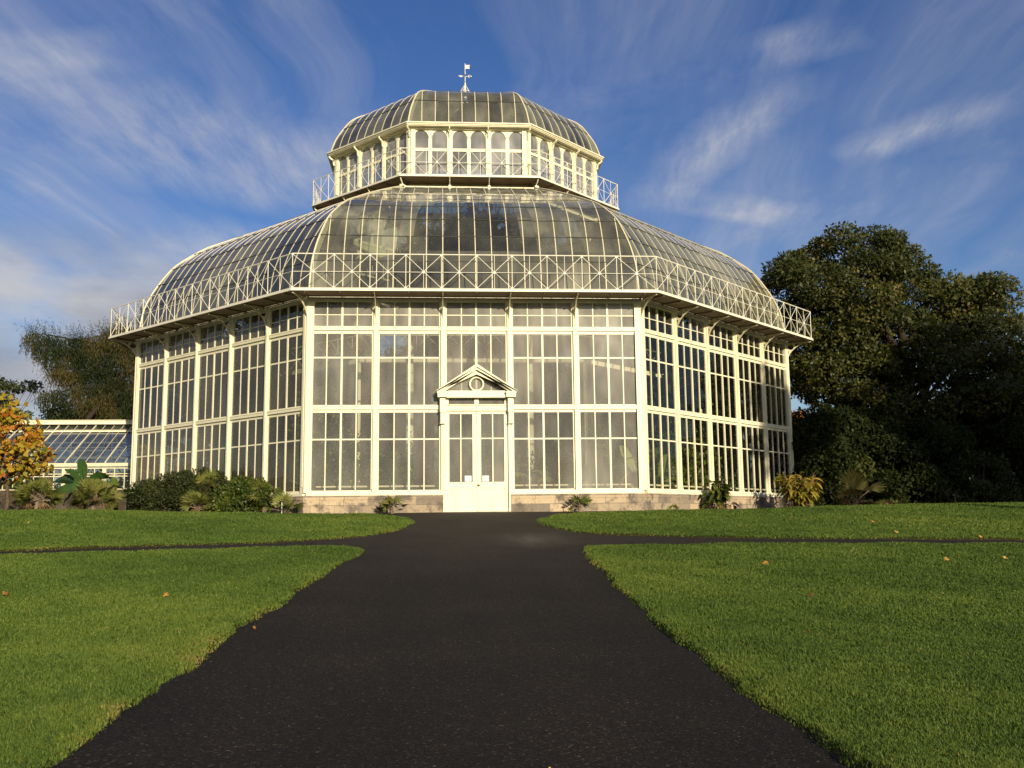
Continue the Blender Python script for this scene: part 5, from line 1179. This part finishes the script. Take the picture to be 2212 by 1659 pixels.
# grey bank low on the autumn tree side
azm = math_n(nt, 'DIVIDE', X, math_n(nt, 'MAXIMUM', Yy, .05)); lowm = math_n(nt, 'MULTIPLY', ramp(nt, Z, [(.07, (0,)*3), (.12, (1,)*3), (.215, (1,)*3), (.285, (0,)*3)]), ramp(nt, math_n(nt, 'MULTIPLY', azm, -1.0), [(.12, (0,)*3), (.27, (1,)*3)]))
bm_ = nt.nodes.new('ShaderNodeMapping'); bm_.inputs['Scale'].default_value = (1, 1, 2.6); L.new(dv, bm_.inputs[0]); bn = noise(nt, 3.0, 9, .56, bm_.outputs[0]); bank = math_n(nt, 'MULTIPLY', lowm, ramp(nt, bn.outputs[0], [(.36, (0,)*3), (.48, (1,)*3)])); bank = math_n(nt, 'MULTIPLY', bank, .95)
ccol = (CL_R, CL_G, CL_B) = (5.6, 5.6, 6.0)
hs_ = nt.nodes.new('ShaderNodeHueSaturation'); hs_.inputs['Hue'].default_value = .518; hs_.inputs['Saturation'].default_value = 1.18; hs_.inputs['Value'].default_value = 1.0; L.new(sky.outputs[0], hs_.inputs['Color']); col = mixc(nt, cm, hs_.outputs[0], ccol); bsh = noise(nt, 4.5, 7, .6, bm_.outputs[0]); col = mixc(nt, bank, col, ramp(nt, bsh.outputs[0], [(.36, (2.7, 2.9, 3.5)), (.62, (5.4, 5.4, 5.7))]))
# broken grey cloud low in the half of the sky behind the viewer
bh = math_n(nt, 'MULTIPLY', ramp(nt, Z, [(.0, (.9,)*3), (.28, (.8,)*3), (.55, (0,)*3)]), ramp(nt, math_n(nt, 'ADD', math_n(nt, 'MULTIPLY', Yy, -.5), .5), [(.36, (0,)*3), (.55, (1,)*3)]))
b2 = noise(nt, 2.4, 6, .55, dv); bh = math_n(nt, 'MULTIPLY', bh, ramp(nt, b2.outputs[0], [(.36, (.25,)*3), (.62, (1,)*3)]))
sd_ = nt.nodes.new('ShaderNodeVectorMath'); sd_.operation = 'DOT_PRODUCT'; sd_.inputs[1].default_value = sv; L.new(dv, sd_.inputs[0])
gl_ = math_n(nt, 'MULTIPLY', math_n(nt, 'POWER', math_n(nt, 'MAXIMUM', sd_.outputs['Value'], 0.0), 110.0), 9.0)   # thin cloud glowing round the sun
bs = nt.nodes.new('ShaderNodeVectorMath'); bs.operation = 'SCALE'; bs.inputs[0].default_value = (8, 7.2, 6); L.new(gl_, bs.inputs['Scale'])
bc = mixc(nt, 1.0, (2.9, 2.6, 2.3), bs.outputs[0], 'ADD'); col = mixc(nt, bh, col, bc)
L.new(col, bg.inputs[0]); L.new(bg.outputs[0], out.inputs[0])

# ------------------------------------------------------------------ render settings
S.view_settings.view_transform = 'Standard'; S.view_settings.look = 'None'; S.view_settings.exposure = .18; S.view_settings.gamma = 1
S.cycles.transparent_max_bounces = 24; S.cycles.max_bounces = 8; S.cycles.diffuse_bounces = 3; S.cycles.glossy_bounces = 4; S.cycles.transmission_bounces = 6; S.cycles.sample_clamp_indirect = 2.0; S.cycles.blur_glossy = 1.0; S.cycles.caustics_reflective = False; S.cycles.caustics_refractive = False
S.render.resolution_x = 1024; S.render.resolution_y = 768
